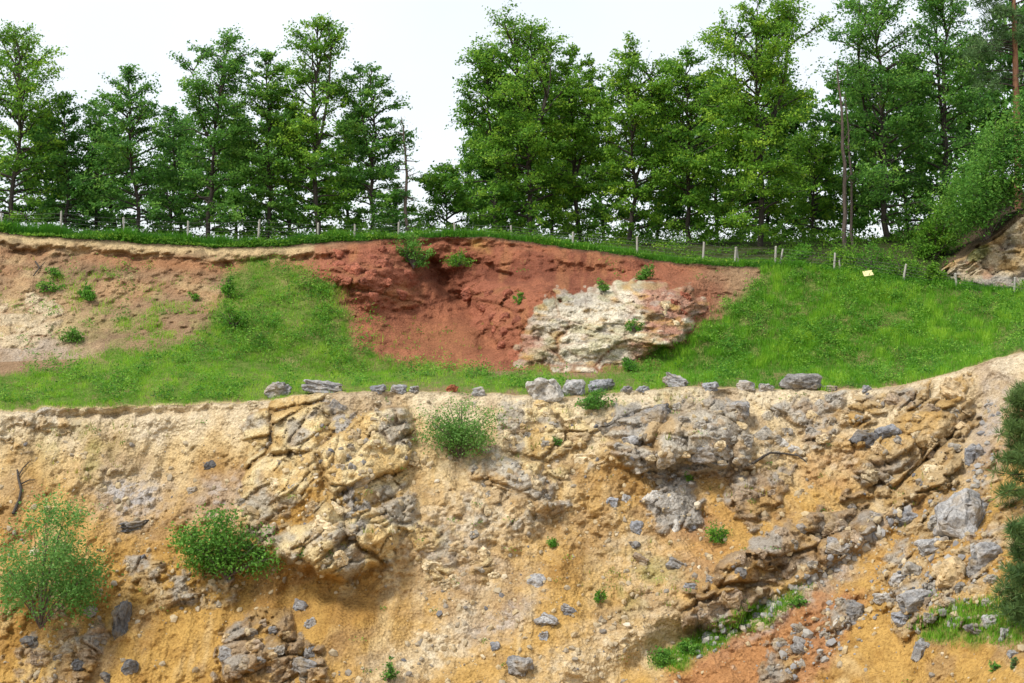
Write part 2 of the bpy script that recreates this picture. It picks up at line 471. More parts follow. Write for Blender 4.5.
def shape_zone(px, py, Y, zone):
    """adds relief along the line of slope and returns depth, tint"""
    px, py, Y = px.ravel(), py.ravel(), Y.ravel().copy()
    # ---------- large forms (metres towards the viewer)
    tow = np.zeros_like(Y)
    p0 = pos(px, py, Y)
    wx0, wy0 = warped(px, py, 12, 18, 27)
    if zone == 'lower':
        ylin = tab(px, [(180, 520), (230, 536), (262, 549), (300, 565), (345, 579), (372, 566), (388, 552), (400, 545), (440, 560)]) + 7 * fbm(np.stack([px / 10, px * 0, px * 0], 1), 3, 3)
        cut = 1 - sstep(-3, 6, py - ylin)
        tow += (2.3 + 0.9 * fbm(p0 / 2.2, 3, 211)) * ell(px, py, 318, 512, 68, 78) * cut
        tow -= 0.9 * ell(px, py, 320, 590, 90, 28) * (1 - cut)
        ylin2 = tab(px, [(590, 452), (620, 466), (660, 470), (690, 455), (720, 468), (760, 468)])
        cut2 = 1 - sstep(-3, 5, py - ylin2)
        tow += (1.5 + 0.7 * fbm(p0 / 2, 3, 213)) * ell(px, py, 680, 440, 78, 42) * cut2
        yl3 = tab(px, [(670, 640), (690, 628), (730, 622), (790, 586), (860, 548), (900, 520)])
        cut3 = 1 - sstep(-4, 7, py - yl3)
        tow += 1.4 * ell(px, py, 785, 560, 120, 34, -27) * cut3
        tow += 0.9 * ell(px, py, 258, 645, 32, 30) * (1 - sstep(-3, 5, py - (675 - 0.5 * (px - 240))))
        tow += 0.9 * ell(px, py, 560, 480, 60, 40)
        tow += 0.8 * ell(px, py, 900, 440, 60, 45)
        tow -= 1.1 * np.exp(-(line_d(px, py, [(1000, 385), (955, 440), (850, 515), (740, 600), (640, 660), (560, 720)]) / 16) ** 2)
        tow -= 0.9 * ell(px, py, 140, 480, 70, 60)
        tow -= 0.9 * ell(px, py, 430, 640, 60, 50)
        tow += 1.0 * ell(px, py, 960, 570, 80, 70)
        # dry earth lip at the very top
        ed = np.interp(px, cols, y_edge)
        tow -= 0.45 * np.exp(-((py - ed - 7) / 4.0) ** 2) * sstep(30, 60, px) * (1 - sstep(180, 260, px))
    elif zone == 'upper':
        tow -= 5.0 * ell(px, py, 445, 305, 62, 48)
        tow += 3.6 * sstep(378, 292, py) * (1 - sstep(292, 270, py)) * sstep(505, 545, wx0) * (1 - sstep(660, 725, wx0))
        tow += 2.2 * ell(px, py, 362, 272, 42, 24)
        tow += 2.2 * ell(px, py, 506, 304, 30, 26)
        tow -= 1.6 * np.exp(-(line_d(wx0, wy0, [(428, 262), (446, 292), (474, 318), (492, 350)]) / 11) ** 2)
        tow -= 1.1 * np.exp(-(line_d(wx0, wy0, [(470, 262), (500, 276), (530, 282)]) / 6) ** 2)
        tow += 0.9 * np.exp(-(line_d(wx0, wy0, [(560, 262), (600, 262), (660, 272)]) / 10) ** 2)
        tow -= 0.8 * ell(px, py, 120, 300, 110, 40)
        tp = np.interp(px, cols, y_top)
        left = 1 - sstep(330, 400, px)
        lipy = py - tp + 8.0 * fbm(p0 / 1.6, 3, 221)
        tow -= 0.5 * np.exp(-((lipy - 17) / 5.0) ** 2) * left * sstep(-0.3, 0.2, fbm(p0 / 3.0, 2, 223))           # recess under the sandy cap
        tow += 0.5 * (1 - sstep(8, 14, lipy)) * left
        tow -= 0.5 * np.exp(-((lipy - 7) / 3.0) ** 2) * sstep(360, 400, px) * (1 - sstep(520, 560, px))
    p = pos(px, py, Y)
    # ---------- soil surface and the rock that stands out of it
    wx, wy = warped(px, py, 11, 16, 21)
    wx, wy = warped(wx, wy, 5, 6, 23)
    rill_dir = np.where(px > 640, 0.75, -0.1)
    u = p[:, 0] + rill_dir * p[:, 2] * 1.0
    rill = fbm(np.stack([u / 1.1, p[:, 2] / 7.0, p[:, 1] / 9.0], 1), 4, 61)
    rough = fbm(p / 2.6, 5, 41, 0.55)
    fine = fbm(p / 0.42, 3, 47, 0.6)
    lumps = np.abs(fbm(p / 0.8, 3, 53))
    soil = np.zeros_like(Y)
    bare = np.zeros_like(Y)
    if zone == 'lower':
        bare = np.exp(-(line_d(wx0, wy0, [(990, 392), (950, 450), (850, 522), (740, 606), (650, 650), (550, 720)]) / 22) ** 2) + ell(wx0, wy0, 315, 615, 75, 30) + ell(wx0, wy0, 180, 650, 60, 40) + 0.8 * ell(wx0, wy0, 575, 575, 65, 45) \
            + ell(wx0, wy0, 900, 650, 60, 30) + ell(wx0, wy0, 200, 430, 60, 24) + ell(wx0, wy0, 370, 640, 50, 35) + 0.8 * ell(wx0, wy0, 860, 405, 26, 26) + ell(wx0, wy0, 75, 520, 50, 40)
        bare = np.clip(bare, 0, 1)
        clod = sstep(0.1, 0.5, fbm(p / 3.1, 3, 71) + 0.25)
        ed = np.interp(px, cols, y_edge)
        fade = sstep(0, 5, py - ed) * 0.8 + 0.2
        soil = 0.65 * rough + 0.40 * rill + (1 - 0.85 * bare) * (clod * (0.36 * fine + 0.42 * lumps) + 0.09 * fine) - (1 - 0.8 * bare) * 0.25 * np.clip(fbm(p / 0.7, 2, 57) - 0.3, 0, 1)
    elif zone == 'upper':
        gz = sstep(-6, 10, poly_sd(wx, wy, GRASS_ZONE))
        soil = (1 - 0.6 * gz) * (0.85 * rough + 0.34 * rill + 0.30 * fine + 0.40 * lumps) + gz * 0.25 * fbm(p / 1.3, 3, 77)
    else:
        soil = 0.14 * rough * np.sin(np.pi * np.clip((Y - 80) / 10, 0, 1))
    RK = np.full_like(Y, -9.0); rkid = np.full(Y.shape, -1); rkh = np.zeros_like(Y); rkc = np.zeros_like(Y)
    if zone in ('lower', 'upper'):
        und = 0.45 * fbm(p / 1.7, 3, 111) + 0.25 * fbm(p / 0.6, 2, 113)
        items = [('everywhere', None, 'mixed', 0.85, 0.42, 0)] + [(nm,) + tuple(v) for nm, v in ROCKS.items()]
        for i, (nm, poly, key, size, rel, tilt) in enumerate(items):
            if poly is None:
                lowf = fbm(p / 6.0, 3, 121)
                offs = (-0.52 + 0.95 * lowf - 1.2 * bare if zone == 'lower' else -0.85 + 0.6 * lowf - 1.5 * gz)
                k = offs > -1.2
            else:
                ys = [q[1] for q in poly]
                if (zone == 'lower') != (min(ys) > 372): continue
                d = poly_sd(wx, wy, poly)
                k = d > -26
                if not k.any(): continue
                offs = -1.0 + (1.35 + {'buttress': 0.35, 'mid_block': 0.45, 'low_left': 0.45, 'knob': 0.2, 'low_block': 0.15, 'foot_right': 0.1, 'upper_right': 0.2, 'bottom_left': 0.1, 'white_rock': 0.85, 'red_crag': 0.35, 'red_ledge': 0.35, 'diagonal': 0.7, 'far_right': 0.4}.get(nm, 0.0)) * (sstep(-9, 7, d) if nm == 'white_rock' else sstep(-20, 8, d)) - 1.6 * (1 - sstep(-26, -10, d))
            pk = p[k]
            ca, sa = math.cos(R(tilt)), math.sin(R(tilt))
            q = np.stack([pk[:, 0] * ca + pk[:, 2] * sa, pk[:, 1], -pk[:, 0] * sa + pk[:, 2] * ca], 1) / size
            q = q + 0.28 * np.stack([fbm(q * 0.9, 3, 31), fbm(q * 0.9, 3, 33), fbm(q * 0.9, 3, 35)], 1)
            q = q * np.array([0.62, 0.7, 1.0])
            f1, f2, h, off = worley(q * 0.55, 100 + i * 7)
            g1, g2, gh, goff = worley(q * 1.35, 300 + i * 7)
            e1, e2, eh, eoff = worley(q * 3.3, 500 + i * 7)
            def facet(h, off, a):
                return (h - 0.5) * a + ((h * 7.31) % 1 - 0.5) * 1.5 * off[:, 0] + (((h * 13.7) % 1 - 0.5) * 1.3 + 0.35) * off[:, 2]
            part = sstep(-0.25, 0.35, fbm(q * 0.8, 2, 39))          # joints open and close
            c1 = (1 - sstep(0.0, 0.10, f2 - f1)) * (0.4 + 0.6 * part)
            c2 = (1 - sstep(0.0, 0.13, g2 - g1)) * part
            c3 = (1 - sstep(0.0, 0.18, e2 - e1)) * (1 - 0.6 * part)
            ck = {'white_rock': 0.55, 'mid_block': 2.0, 'diagonal': 1.7, 'far_right': 1.5, 'buttress': 1.25, 'upper_right': 1.5, 'left_block': 1.4}.get(nm, 1.0)
            hgt = rel * (1.15 * facet(h, off, 1.3) + 0.75 * facet(gh, goff, 1.1) + 0.50 * facet(eh, eoff, 1.1) - ck * (0.9 * c1 + 0.40 * c2) - 0.15 * c3) + 0.10 * fine[k] - 0.12 * np.clip(fine[k] - 0.15, 0, 1)
            full = np.full_like(Y, -9.0)
            full[k] = hgt + offs[k] + und[k] * 0.8
            win = full > RK
            RK = np.where(win, full, RK)
            rkid = np.where(win, i, rkid)
            t = np.zeros_like(Y); t[k] = 0.45 * h + 0.35 * gh + 0.2 * eh
            rkh = np.where(win, t, rkh)
            t = np.zeros_like(Y); t[k] = np.maximum(c1, c2 * 0.6)
            rkc = np.where(win, t, rkc)
    dif = RK - soil
    rock = sstep(-0.02, 0.10, dif)
    bury = 1 - sstep(0.05, 0.40, dif)
    both = np.maximum(soil, RK)
    if zone == 'lower':
        tow += fade * both
    elif zone == 'upper':
        tow += both
        tp = np.interp(px, cols, y_top); to = np.interp(px, cols, y_toe)
        w = sstep(0, 6, py - tp) * sstep(-2, 30, to - py)
        tow *= w * 0.9 + 0.1
    else:
        tow += soil
    Y = Y - tow
    # ---------- tints
    n1 = fbm(p / 3.5, 4, 81); n2 = fbm(p / 1.1, 4, 83); n3 = fbm(p / 0.35, 3, 85)
    st = fbm(np.stack([u / 0.9, p[:, 2] / 6, p[:, 1] / 6], 1), 4, 87)
    N = len(Y)
    col = np.tile(TINT['ochre'], (N, 1))
    if zone == 'lower':
        ed = np.interp(px, cols, y_edge)
        d = py - ed
        top = 1 - sstep(25, 115, d + 50 * n1 + 50 * st)
        col = blend(col, 'sand', top * 0.95)
        col = blend(col, 'sand', sstep(0.05, 0.5, st + 0.4 * n1) * 0.6)
        col = blend(col, 'pale', (1 - sstep(4, 50, d + 30 * st + 20 * n2)) * 0.75)
        col = blend(col, 'deep', sstep(-0.05, 0.45, n1 + 0.6 * n2 - 0.1) * (1 - 0.7 * top) * 0.85)
        col = blend(col, 'brown', sstep(0.1, 0.4, fbm(p / 2.2, 4, 131)) * 0.5)
        col = blend(col, 'deep', 0.55 * ell(px, py, 130, 560, 150, 70) * (0.6 + n2))
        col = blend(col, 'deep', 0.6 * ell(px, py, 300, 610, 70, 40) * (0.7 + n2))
        col = blend(col, 'rust', 0.8 * sstep(-8, 10, poly_sd(wx, wy, [(630, 710), (690, 664), (760, 622), (830, 588), (868, 596), (835, 650), (800, 710)])))
        col = blend(col, 'rust', 0.6 * ell(px, py, 700, 535, 45, 40, -40) * (0.5 + n2 + 0.3))
        col = blend(col, 'rust', 0.55 * ell(px, py, 850, 470, 60, 40) * (0.5 + n2))
        col = blend(col, 'rust', 0.45 * ell(px, py, 930, 560, 60, 40) * (0.6 + n2))
        path = np.exp(-(line_d(wx, wy, [(985, 392), (945, 450), (850, 520), (740, 600), (630, 650), (540, 720)]) / 15) ** 2)
        col = blend(col, 'sand', path * 0.7)
        col = blend(col, 'pale', path * 0.45 * sstep(-0.2, 0.3, st))
        path2 = np.exp(-(line_d(wx, wy, [(985, 365), (990, 420), (975, 470)]) / 12) ** 2)
        col = blend(col, 'brown', path2 * 0.5)
        spk = sstep(-0.05, 0.25, n3)
        for (cx, cy, rx, ry, ro, a, key) in [(132, 496, 36, 28, 0, 0.95, 'scree'), (425, 655, 60, 24, -25, 0.75, 'pale'), (455, 620, 60, 12, -40, 0.7, 'pale'),
                                             (590, 655, 80, 26, -25, 0.6, 'pale'), (680, 420, 50, 30, 0, 0.3, 'scree'), (500, 620, 40, 16, -25, 0.6, 'scree'),
                                             (225, 500, 30, 26, 0, 0.6, 'scree'), (860, 545, 60, 8, -40, 0.6, 'scree'), (800, 600, 60, 8, -35, 0.7, 'scree'),
                                             (990, 425, 22, 60, 15, 0.6, 'scree'), (155, 430, 18, 10, 0, 0.55, 'scree'), (485, 505, 75, 55, -25, 0.75, 'pale'), (440, 560, 50, 40, 0, 0.5, 'scree'), (190, 420, 80, 18, 0, 0.5, 'pale'), (640, 560, 40, 60, -40, 0.45, 'pale'),
                                             (860, 405, 22, 24, 30, 0.7, 'pale'), (770, 440, 60, 20, -30, 0.5, 'pale'), (60, 420, 30, 14, 0, 0.35, 'scree')]:
            col = blend(col, key, a * 1.2 * ell(wx, wy, cx, cy, rx, ry, ro) * (0.55 + 0.5 * spk))
        col = blend(col, 'drygrass', 0.75 * ell(wx, wy, 80, 452, 36, 30) * sstep(-0.3, 0.3, n2))
        col = blend(col, 'drygrass', 0.7 * ell(wx, wy, 640, 580, 40, 26) * sstep(-0.1, 0.3, n2))
        col = blend(col, 'drygrass', 0.6 * ell(wx, wy, 655, 400, 45, 12) * sstep(-0.2, 0.3, n2))
        col = blend(col, 'grassbase', sstep(-6, 6, poly_sd(wx, wy, [(648, 664), (700, 632), (760, 602), (810, 586), (800, 600), (730, 640), (680, 668)])))
        col = blend(col, 'grassbase', 0.7 * sstep(-6, 8, poly_sd(wx, wy, [(915, 622), (960, 602), (1040, 600), (1060, 645), (960, 642), (925, 640)])))
        col = blend(col, 'humus', (1 - sstep(0.0, 3.0, d)) * 0.35)
    elif zone == 'bench':
        col = np.tile(TINT['brown'], (N, 1))
        col = blend(col, 'grassbase', sstep(-6, 6, poly_sd(wx, wy, GRASS_ZONE)) * (1 - 0.5 * sstep(0.15, 0.45, n2)))
        col = blend(col, 'sand', sstep(0.93, 1.0, 1 - (Y - np.interp(px, cols, ye_d)) / 10) * 0.8)
    else:
        tp = np.interp(px, cols, y_top); d = py - tp
        col = np.tile(TINT['brown'], (N, 1))
        col = blend(col, 'sand', sstep(0.0, 0.45, n1 + 0.5 * n2) * 0.45)
        col = blend(col, 'humus', sstep(0.12, 0.42, fbm(p / 1.8, 4, 141)) * 0.40)
        col = blend(col, 'rust', 0.42 * sstep(-0.1, 0.5, n1 - 0.2 * n2) * (1 - ell(px, py, 30, 330, 60, 40)))
        col = blend(col, 'sand', 0.65 * ell(wx, wy, 30, 325, 60, 32))
        col = blend(col, 'scree', 0.5 * ell(wx, wy, 30, 350, 50, 14))
        left = 1 - sstep(290, 350, wx + 14 * n1)
        col = blend(col, 'sand', left * (1 - sstep(7, 16, d + 9 * n2 + 5 * n1)) * 0.75)
        col = blend(col, 'humus', left * sstep(0.05, 0.35, fbm(p / 1.3, 3, 151)) * (1 - sstep(4, 26, d)) * 0.55)
        col = blend(col, 'rust', 0.65 * left * np.exp(-((d - 20) / 8) ** 2) * sstep(60, 130, px))
        redz = sstep(-20, 18, poly_sd(wx, wy, [(350, 236), (420, 232), (560, 236), (700, 258), (725, 272), (715, 310), (690, 345), (640, 365), (520, 374), (420, 370), (356, 352), (336, 300), (305, 270), (320, 256)]))
        col = blend(col, 'red', redz)
        col = blend(col, 'darkred', redz * sstep(-0.05, 0.35, n1 + 0.6 * n2) * 0.85)
        col = blend(col, 'darkred', redz * 0.8 * ell(wx0, wy0, 455, 272, 50, 20))
        col = blend(col, 'rust', redz * ell(px, py, 440, 340, 60, 22) * 0.5)
        col = blend(col, 'rust', redz * sstep(0.1, 0.5, st) * 0.55)
        col = blend(col, 'brown', 0.9 * ell(wx, wy, 735, 275, 42, 20))
        col = blend(col, 'ochre', 0.8 * ell(wx, wy, 400, 292, 14, 8) + 0.7 * ell(wx, wy, 480, 245, 10, 6))
        g = sstep(-5, 7, poly_sd(wx, wy, GRASS_ZONE))
        col = blend(col, 'grassbase', g * (0.9 - 0.3 * sstep(0.0, 0.5, n2)))
        col = blend(col, 'drygrass', 0.55 * ell(wx, wy, 150, 330, 80, 30) * sstep(-0.1, 0.3, n2))
        col = blend(col, 'humus', (1 - sstep(0.5, 4.5, d + 2 * n3)) * 0.85)
    if zone in ('lower', 'upper'):
        soilcol = col.copy()
        rc = col.copy()
        for i, (nm, poly, key, size, rel, tilt) in enumerate(items):
            k = rkid == i
            if not k.any(): continue
            if key == 'mixed':
                b_ = soilcol[k] * 0.55 + TINT['greycream'] * 0.45 if zone == 'lower' else soilcol[k] * 0.85
                rc[k] = b_
            else:
                rc[k] = TINT[key]
                if key == 'redrock':
                    rc[k] = soilcol[k] * (1 - 0.7 * redz[k])[:, None] + TINT[key] * (0.7 * redz[k])[:, None]
            if key in ('cream', 'greycream', 'brownrock', 'ochrerock', 'mixed') and zone == 'lower':
                t = fbm(p[k] / 1.5, 3, 91)
                rc[k] = blend(rc[k], 'grey', sstep(0.03 if nm == 'buttress' else 0.08, 0.32, t) * 0.8)
                rc[k] = blend(rc[k], 'deep', sstep(0.12, 0.4, fbm(p[k] / 0.55, 3, 161)) * 0.45)
                rc[k] = blend(rc[k], 'ochre', sstep(0.05, 0.35, -t + 0.4 * n2[k]) * 0.55)
            if nm == 'white_rock':
                rc[k] = blend(rc[k], 'redrock', np.clip(sstep(618, 655, px[k]) * sstep(-0.38, 0.05, n2[k] + 0.3 * n3[k]) + sstep(0.22, 0.42, n2[k]) * 0.35 + 0.9 * ell(px[k], py[k], 526, 345, 16, 26), 0, 1) * 0.8)
                rc[k] = blend(rc[k], 'grey', ell(px[k], py[k], 562, 298, 36, 12) * 0.9)
                rc[k] = blend(rc[k], 'drygrass', sstep(0.05, 0.35, fbm(p[k] / 1.2, 3, 95)) * 0.40)
                rc[k] = blend(rc[k], 'ochre', sstep(0.08, 0.4, fbm(p[k] / 0.9, 4, 97)) * 0.65)
                rc[k] = blend(rc[k], 'grey', sstep(0.15, 0.4, fbm(p[k] / 0.8, 4, 99)) * 0.55)
        rc = rc * (0.80 + 0.40 * rkh)[:, None]
        rc = rc * (1 - 0.35 * bury)[:, None] + soilcol * (0.35 * bury)[:, None]
        dark_earth = TINT['deep'] if zone == 'lower' else TINT['rust']
        cm_ = (rkc * 0.75)[:, None]
        rc = rc * (1 - cm_) + dark_earth * 0.7 * cm_
        col = soilcol * (1 - rock[:, None]) + rc * rock[:, None]
    return Y, np.clip(col, 0.01, 0.8)


def grid_faces(nr, nc):
    idx = np.arange(nr * nc).reshape(nr, nc)
    a = idx[:-1, :-1].ravel(); b = idx[:-1, 1:].ravel(); c = idx[1:, 1:].ravel(); d = idx[1:, :-1].ravel()
    return np.stack([a, b, c, d], 1)


YL2, CL = shape_zone(PXL, PYL, YL, 'lower'); YL2 = YL2.reshape(YL.shape)
YB2, CB = shape_zone(PXB, PYB, YB, 'bench'); YB2 = YB2.reshape(YB.shape)
YU2, CU = shape_zone(PXU, PYU, YU, 'upper'); YU2 = YU2.reshape(YU.shape)
YB2[0] = YL2[-1]; YU2[0] = YB2[-1]

# foot of the face (below the picture) and the quarry floor
FOOT = np.array([770, 830, 900])
foot_py = np.concatenate([FOOT[::-1][:, None] + 0 * cols[None, :], PYL], 0)
foot_Y = np.concatenate([(ye_d - (FOOT[::-1][:, None] - y_edge[None, :]) * sl[None, :]), YL2], 0)
VL = pos(np.broadcast_to(cols, foot_py.shape), foot_py, foot_Y)
CLf = np.concatenate([np.tile(TINT['ochre'], (3 * NC, 1)), CL], 0)
me = np_mesh('lower_quarry_face', VL.reshape(-1, 3), grid_faces(NL + 3, NC), 4, M_FACE, True)
point_col(me, 'tint', CLf)
lower_face = link(bpy.data.objects.new('lower_quarry_face', me), None, 'structure')

VB = pos(PXB, PYB, YB2)
me = np_mesh('grass_bench', VB.reshape(-1, 3), grid_faces(NB, NC), 4, M_FACE, True)
point_col(me, 'tint', CB)
bench = link(bpy.data.objects.new('grass_bench', me), None, 'structure')

VU = pos(PXU, PYU, YU2)
me = np_mesh('upper_quarry_slope', VU.reshape(-1, 3), grid_faces(NU, NC), 4, M_FACE, True)
point_col(me, 'tint', CU)
upper_slope = link(bpy.data.objects.new('upper_quarry_slope', me), None, 'structure')

# plateau behind the lip, far to the horizon
lip_z = VU[-1, :, 2]; lip_Y = YU2[-1]
PLO = np.array([0, 0.4, 1, 2, 3, 5, 8, 12, 18, 30, 60, 150, 500, 2500.0])


def plateau_z(lz, off):
    return lz + (np.maximum(7.15, lz + 0.15) - lz) * sstep(0, 12, off) + 0.004 * off


pl_Y = lip_Y[None, :] + PLO[:, None]
pl_Z = plateau_z(lip_z[None, :], PLO[:, None])
VP = np.stack([(cols[None, :] - 512) * pl_Y / F, pl_Y, pl_Z], -1)
me = np_mesh('plateau_ground', VP.reshape(-1, 3), grid_faces(len(PLO), NC), 4, M_FACE, True)
point_col(me, 'tint', np.tile(np.array((0.06, 0.075, 0.025)), (len(PLO) * NC, 1)))
plateau = link(bpy.data.objects.new('plateau_ground', me), None, 'structure')


def plateau_at(px, Y):
    lz = np.interp(px, cols, lip_z); ly = np.interp(px, cols, lip_Y)
    return float(plateau_z(lz, np.maximum(Y - ly, 0)))


fz = float(VL[0, :, 2].min()) + 0.6
fv = np.array([(-400, -300, fz), (400, -300, fz), (400, 60, fz), (-400, 60, fz)])
me = np_mesh('quarry_floor', fv, np.array([[0, 1, 2, 3]]), 4, M_FACE)
point_col(me, 'tint', np.tile(TINT['ochre'], (4, 1)))
link(bpy.data.objects.new('quarry_floor', me), None, 'structure')

# lookup of a point of the ground from its bearing and elevation
ALLPY = np.concatenate([PYL[:-1], PYB[:-1], PYU], 0)
ALLY = np.concatenate([YL2[:-1], YB2[:-1], YU2], 0)


def ground(px, py):
    """arrays -> (n,3) points on the sheet"""
    px = np.atleast_1d(np.asarray(px, float)); py = np.atleast_1d(np.asarray(py, float))
    ci = np.clip(np.searchsorted(cols, px), 1, NC - 1)
    w = (px - cols[ci - 1]) / (cols[ci] - cols[ci - 1])
    out = np.zeros((len(px), 3))
    for n in range(len(px)):
        c = ci[n] if w[n] > 0.5 else ci[n] - 1
        Yv = np.interp(-py[n], -ALLPY[:, c], ALLY[:, c])
        out[n] = ((px[n] - 512) * Yv / F, Yv, (HY - py[n]) * Yv / F)
    return out


def G(px, py):
    return Vector(ground([px], [py])[0])


# ------------------------------------------------------------------ rocks
def make_rock(seed, kind):
    r = random.Random(seed)
    bm = bmesh.new()
    n = {'block': 18, 'round': 28, 'slab': 15}[kind]
    for _ in range(n):
        v = Vector((r.gauss(0, 1), r.gauss(0, 1), r.gauss(0, 1))).normalized()
        k = {'block': 0.5, 'round': 0.75, 'slab': 0.35}[kind]
        v = Vector([math.copysign(abs(c) ** k, c) for c in v])
        v *= r.uniform(0.80, 1.05)
        bm.verts.new(v * 0.5)
    bmesh.ops.convex_hull(bm, input=bm.verts)
    bmesh.ops.delete(bm, geom=[v for v in bm.verts if not v.link_faces], context='VERTS')
    bmesh.ops.dissolve_limit(bm, angle_limit=R(14), verts=bm.verts, edges=bm.edges)
    bmesh.ops.bevel(bm, geom=list(bm.edges), offset=0.045, segments=1, affect='EDGES', clamp_overlap=True)
    bmesh.ops.triangulate(bm, faces=bm.faces)
    for _ in range(3):
        long_e = [e for e in bm.edges if e.calc_length() > 0.11]
        bmesh.ops.subdivide_edges(bm, edges=long_e, cuts=1)
        bmesh.ops.triangulate(bm, faces=bm.faces)
    co = np.array([v.co[:] for v in bm.verts])
    bm.normal_update()
    no = np.array([v.normal[:] for v in bm.verts])
    w1, w2, wh, wo = worley(co * 2.1 + seed * 5.3, seed)
    chip = (wh - 0.5) * 0.16 + ((wh * 7.3) % 1 - 0.5) * 0.35 * wo[:, 0] + ((wh * 11.9) % 1 - 0.5) * 0.35 * wo[:, 2] - 0.07 * (1 - sstep(0, 0.12, w2 - w1))
    d = 0.12 * fbm(co * 2.2 + seed * 3.1, 3, seed) + 0.05 * fbm(co * 8.0 + seed, 2, seed + 5) + chip * (0.5 if kind == 'round' else 0.75)
    lay = 0.02 * np.sign(np.sin(co[:, 2] * 21 + 3 * fbm(co * 2, 2, seed + 9))) * (1 if kind == 'slab' else 0.4)
    co = co + no * (d + lay)[:, None]
    mn, mxx = co.min(0), co.max(0)
    co = (co - (mn + mxx) / 2) / (mxx - mn)
    for v, c in zip(bm.verts, co): v.co = c
    me = bpy.data.meshes.new('rock')
    bm.to_mesh(me); bm.free()
    me.materials.append(M_ROCK)
    return me


ROCKM = {'block': [make_rock(10 + i, 'block') for i in range(8)], 'round': [make_rock(40 + i, 'round') for i in range(6)],
         'slab': [make_rock(70 + i, 'slab') for i in range(5)]}
RC = {'grey': (0.31, 0.305, 0.30, 0.5), 'blue': (0.24, 0.245, 0.26, 0.35), 'pale': (0.44, 0.42, 0.385, 0.2), 'dark': (0.14, 0.138, 0.14, 0.5),
      'cream': (0.55, 0.45, 0.29, 0.9), 'ochre': (0.42, 0.32, 0.19, 1.0), 'brown': (0.30, 0.23, 0.16, 0.9), 'red': (0.40, 0.14, 0.07, 0.2),
      'white': (0.68, 0.62, 0.52, 0.3), 'redrock': (0.28, 0.10, 0.06, 0.0), 'mid': (0.24, 0.23, 0.22, 0.6), 'greyrock': (0.30, 0.275, 0.235, 0.9)}


def place_rock(name, px, py, w, h, col, kind='block', rot=0.0, parent=None, sink=0.28, deep=0.85, var=0, label=None, cat=None, group=None, sit=False, yaw=None):
    me = ROCKM[kind][(int(px * 7 + py * 13) + var) % len(ROCKM[kind])]
    o = bpy.data.objects.new(name, me)
    if sit:
        g = G(px, py + h * 0.42)
    else:
        g = G(px, py)
    s = g.y / F
    W, H = w * s, h * s
    D = deep * (W * H) ** 0.5
    if sit:
        c = Vector((g.x, g.y + D * 0.30, g.z + H * 0.30))
    else:
        c = g + Vector((0, 1, -0.15)).normalized() * (D * 0.5 * (2 * sink - 0.3))
    if yaw is None: yaw = (random.random() - 0.5) * 40
    flip = random.choice((0, 180)) if not sit else 0
    o.matrix_world = Matrix.Translation(c) @ Matrix.Rotation(R(-rot), 4, 'Y') @ Matrix.Diagonal((W, D, H, 1)) @ Matrix.Rotation(R(flip + yaw), 4, 'Z')
    k = random.uniform(0.85, 1.15)
    cc = RC[col]
    o.color = (cc[0] * k, cc[1] * k, cc[2] * k, cc[3])
    link(o, parent, None, label, cat, group)
    return o


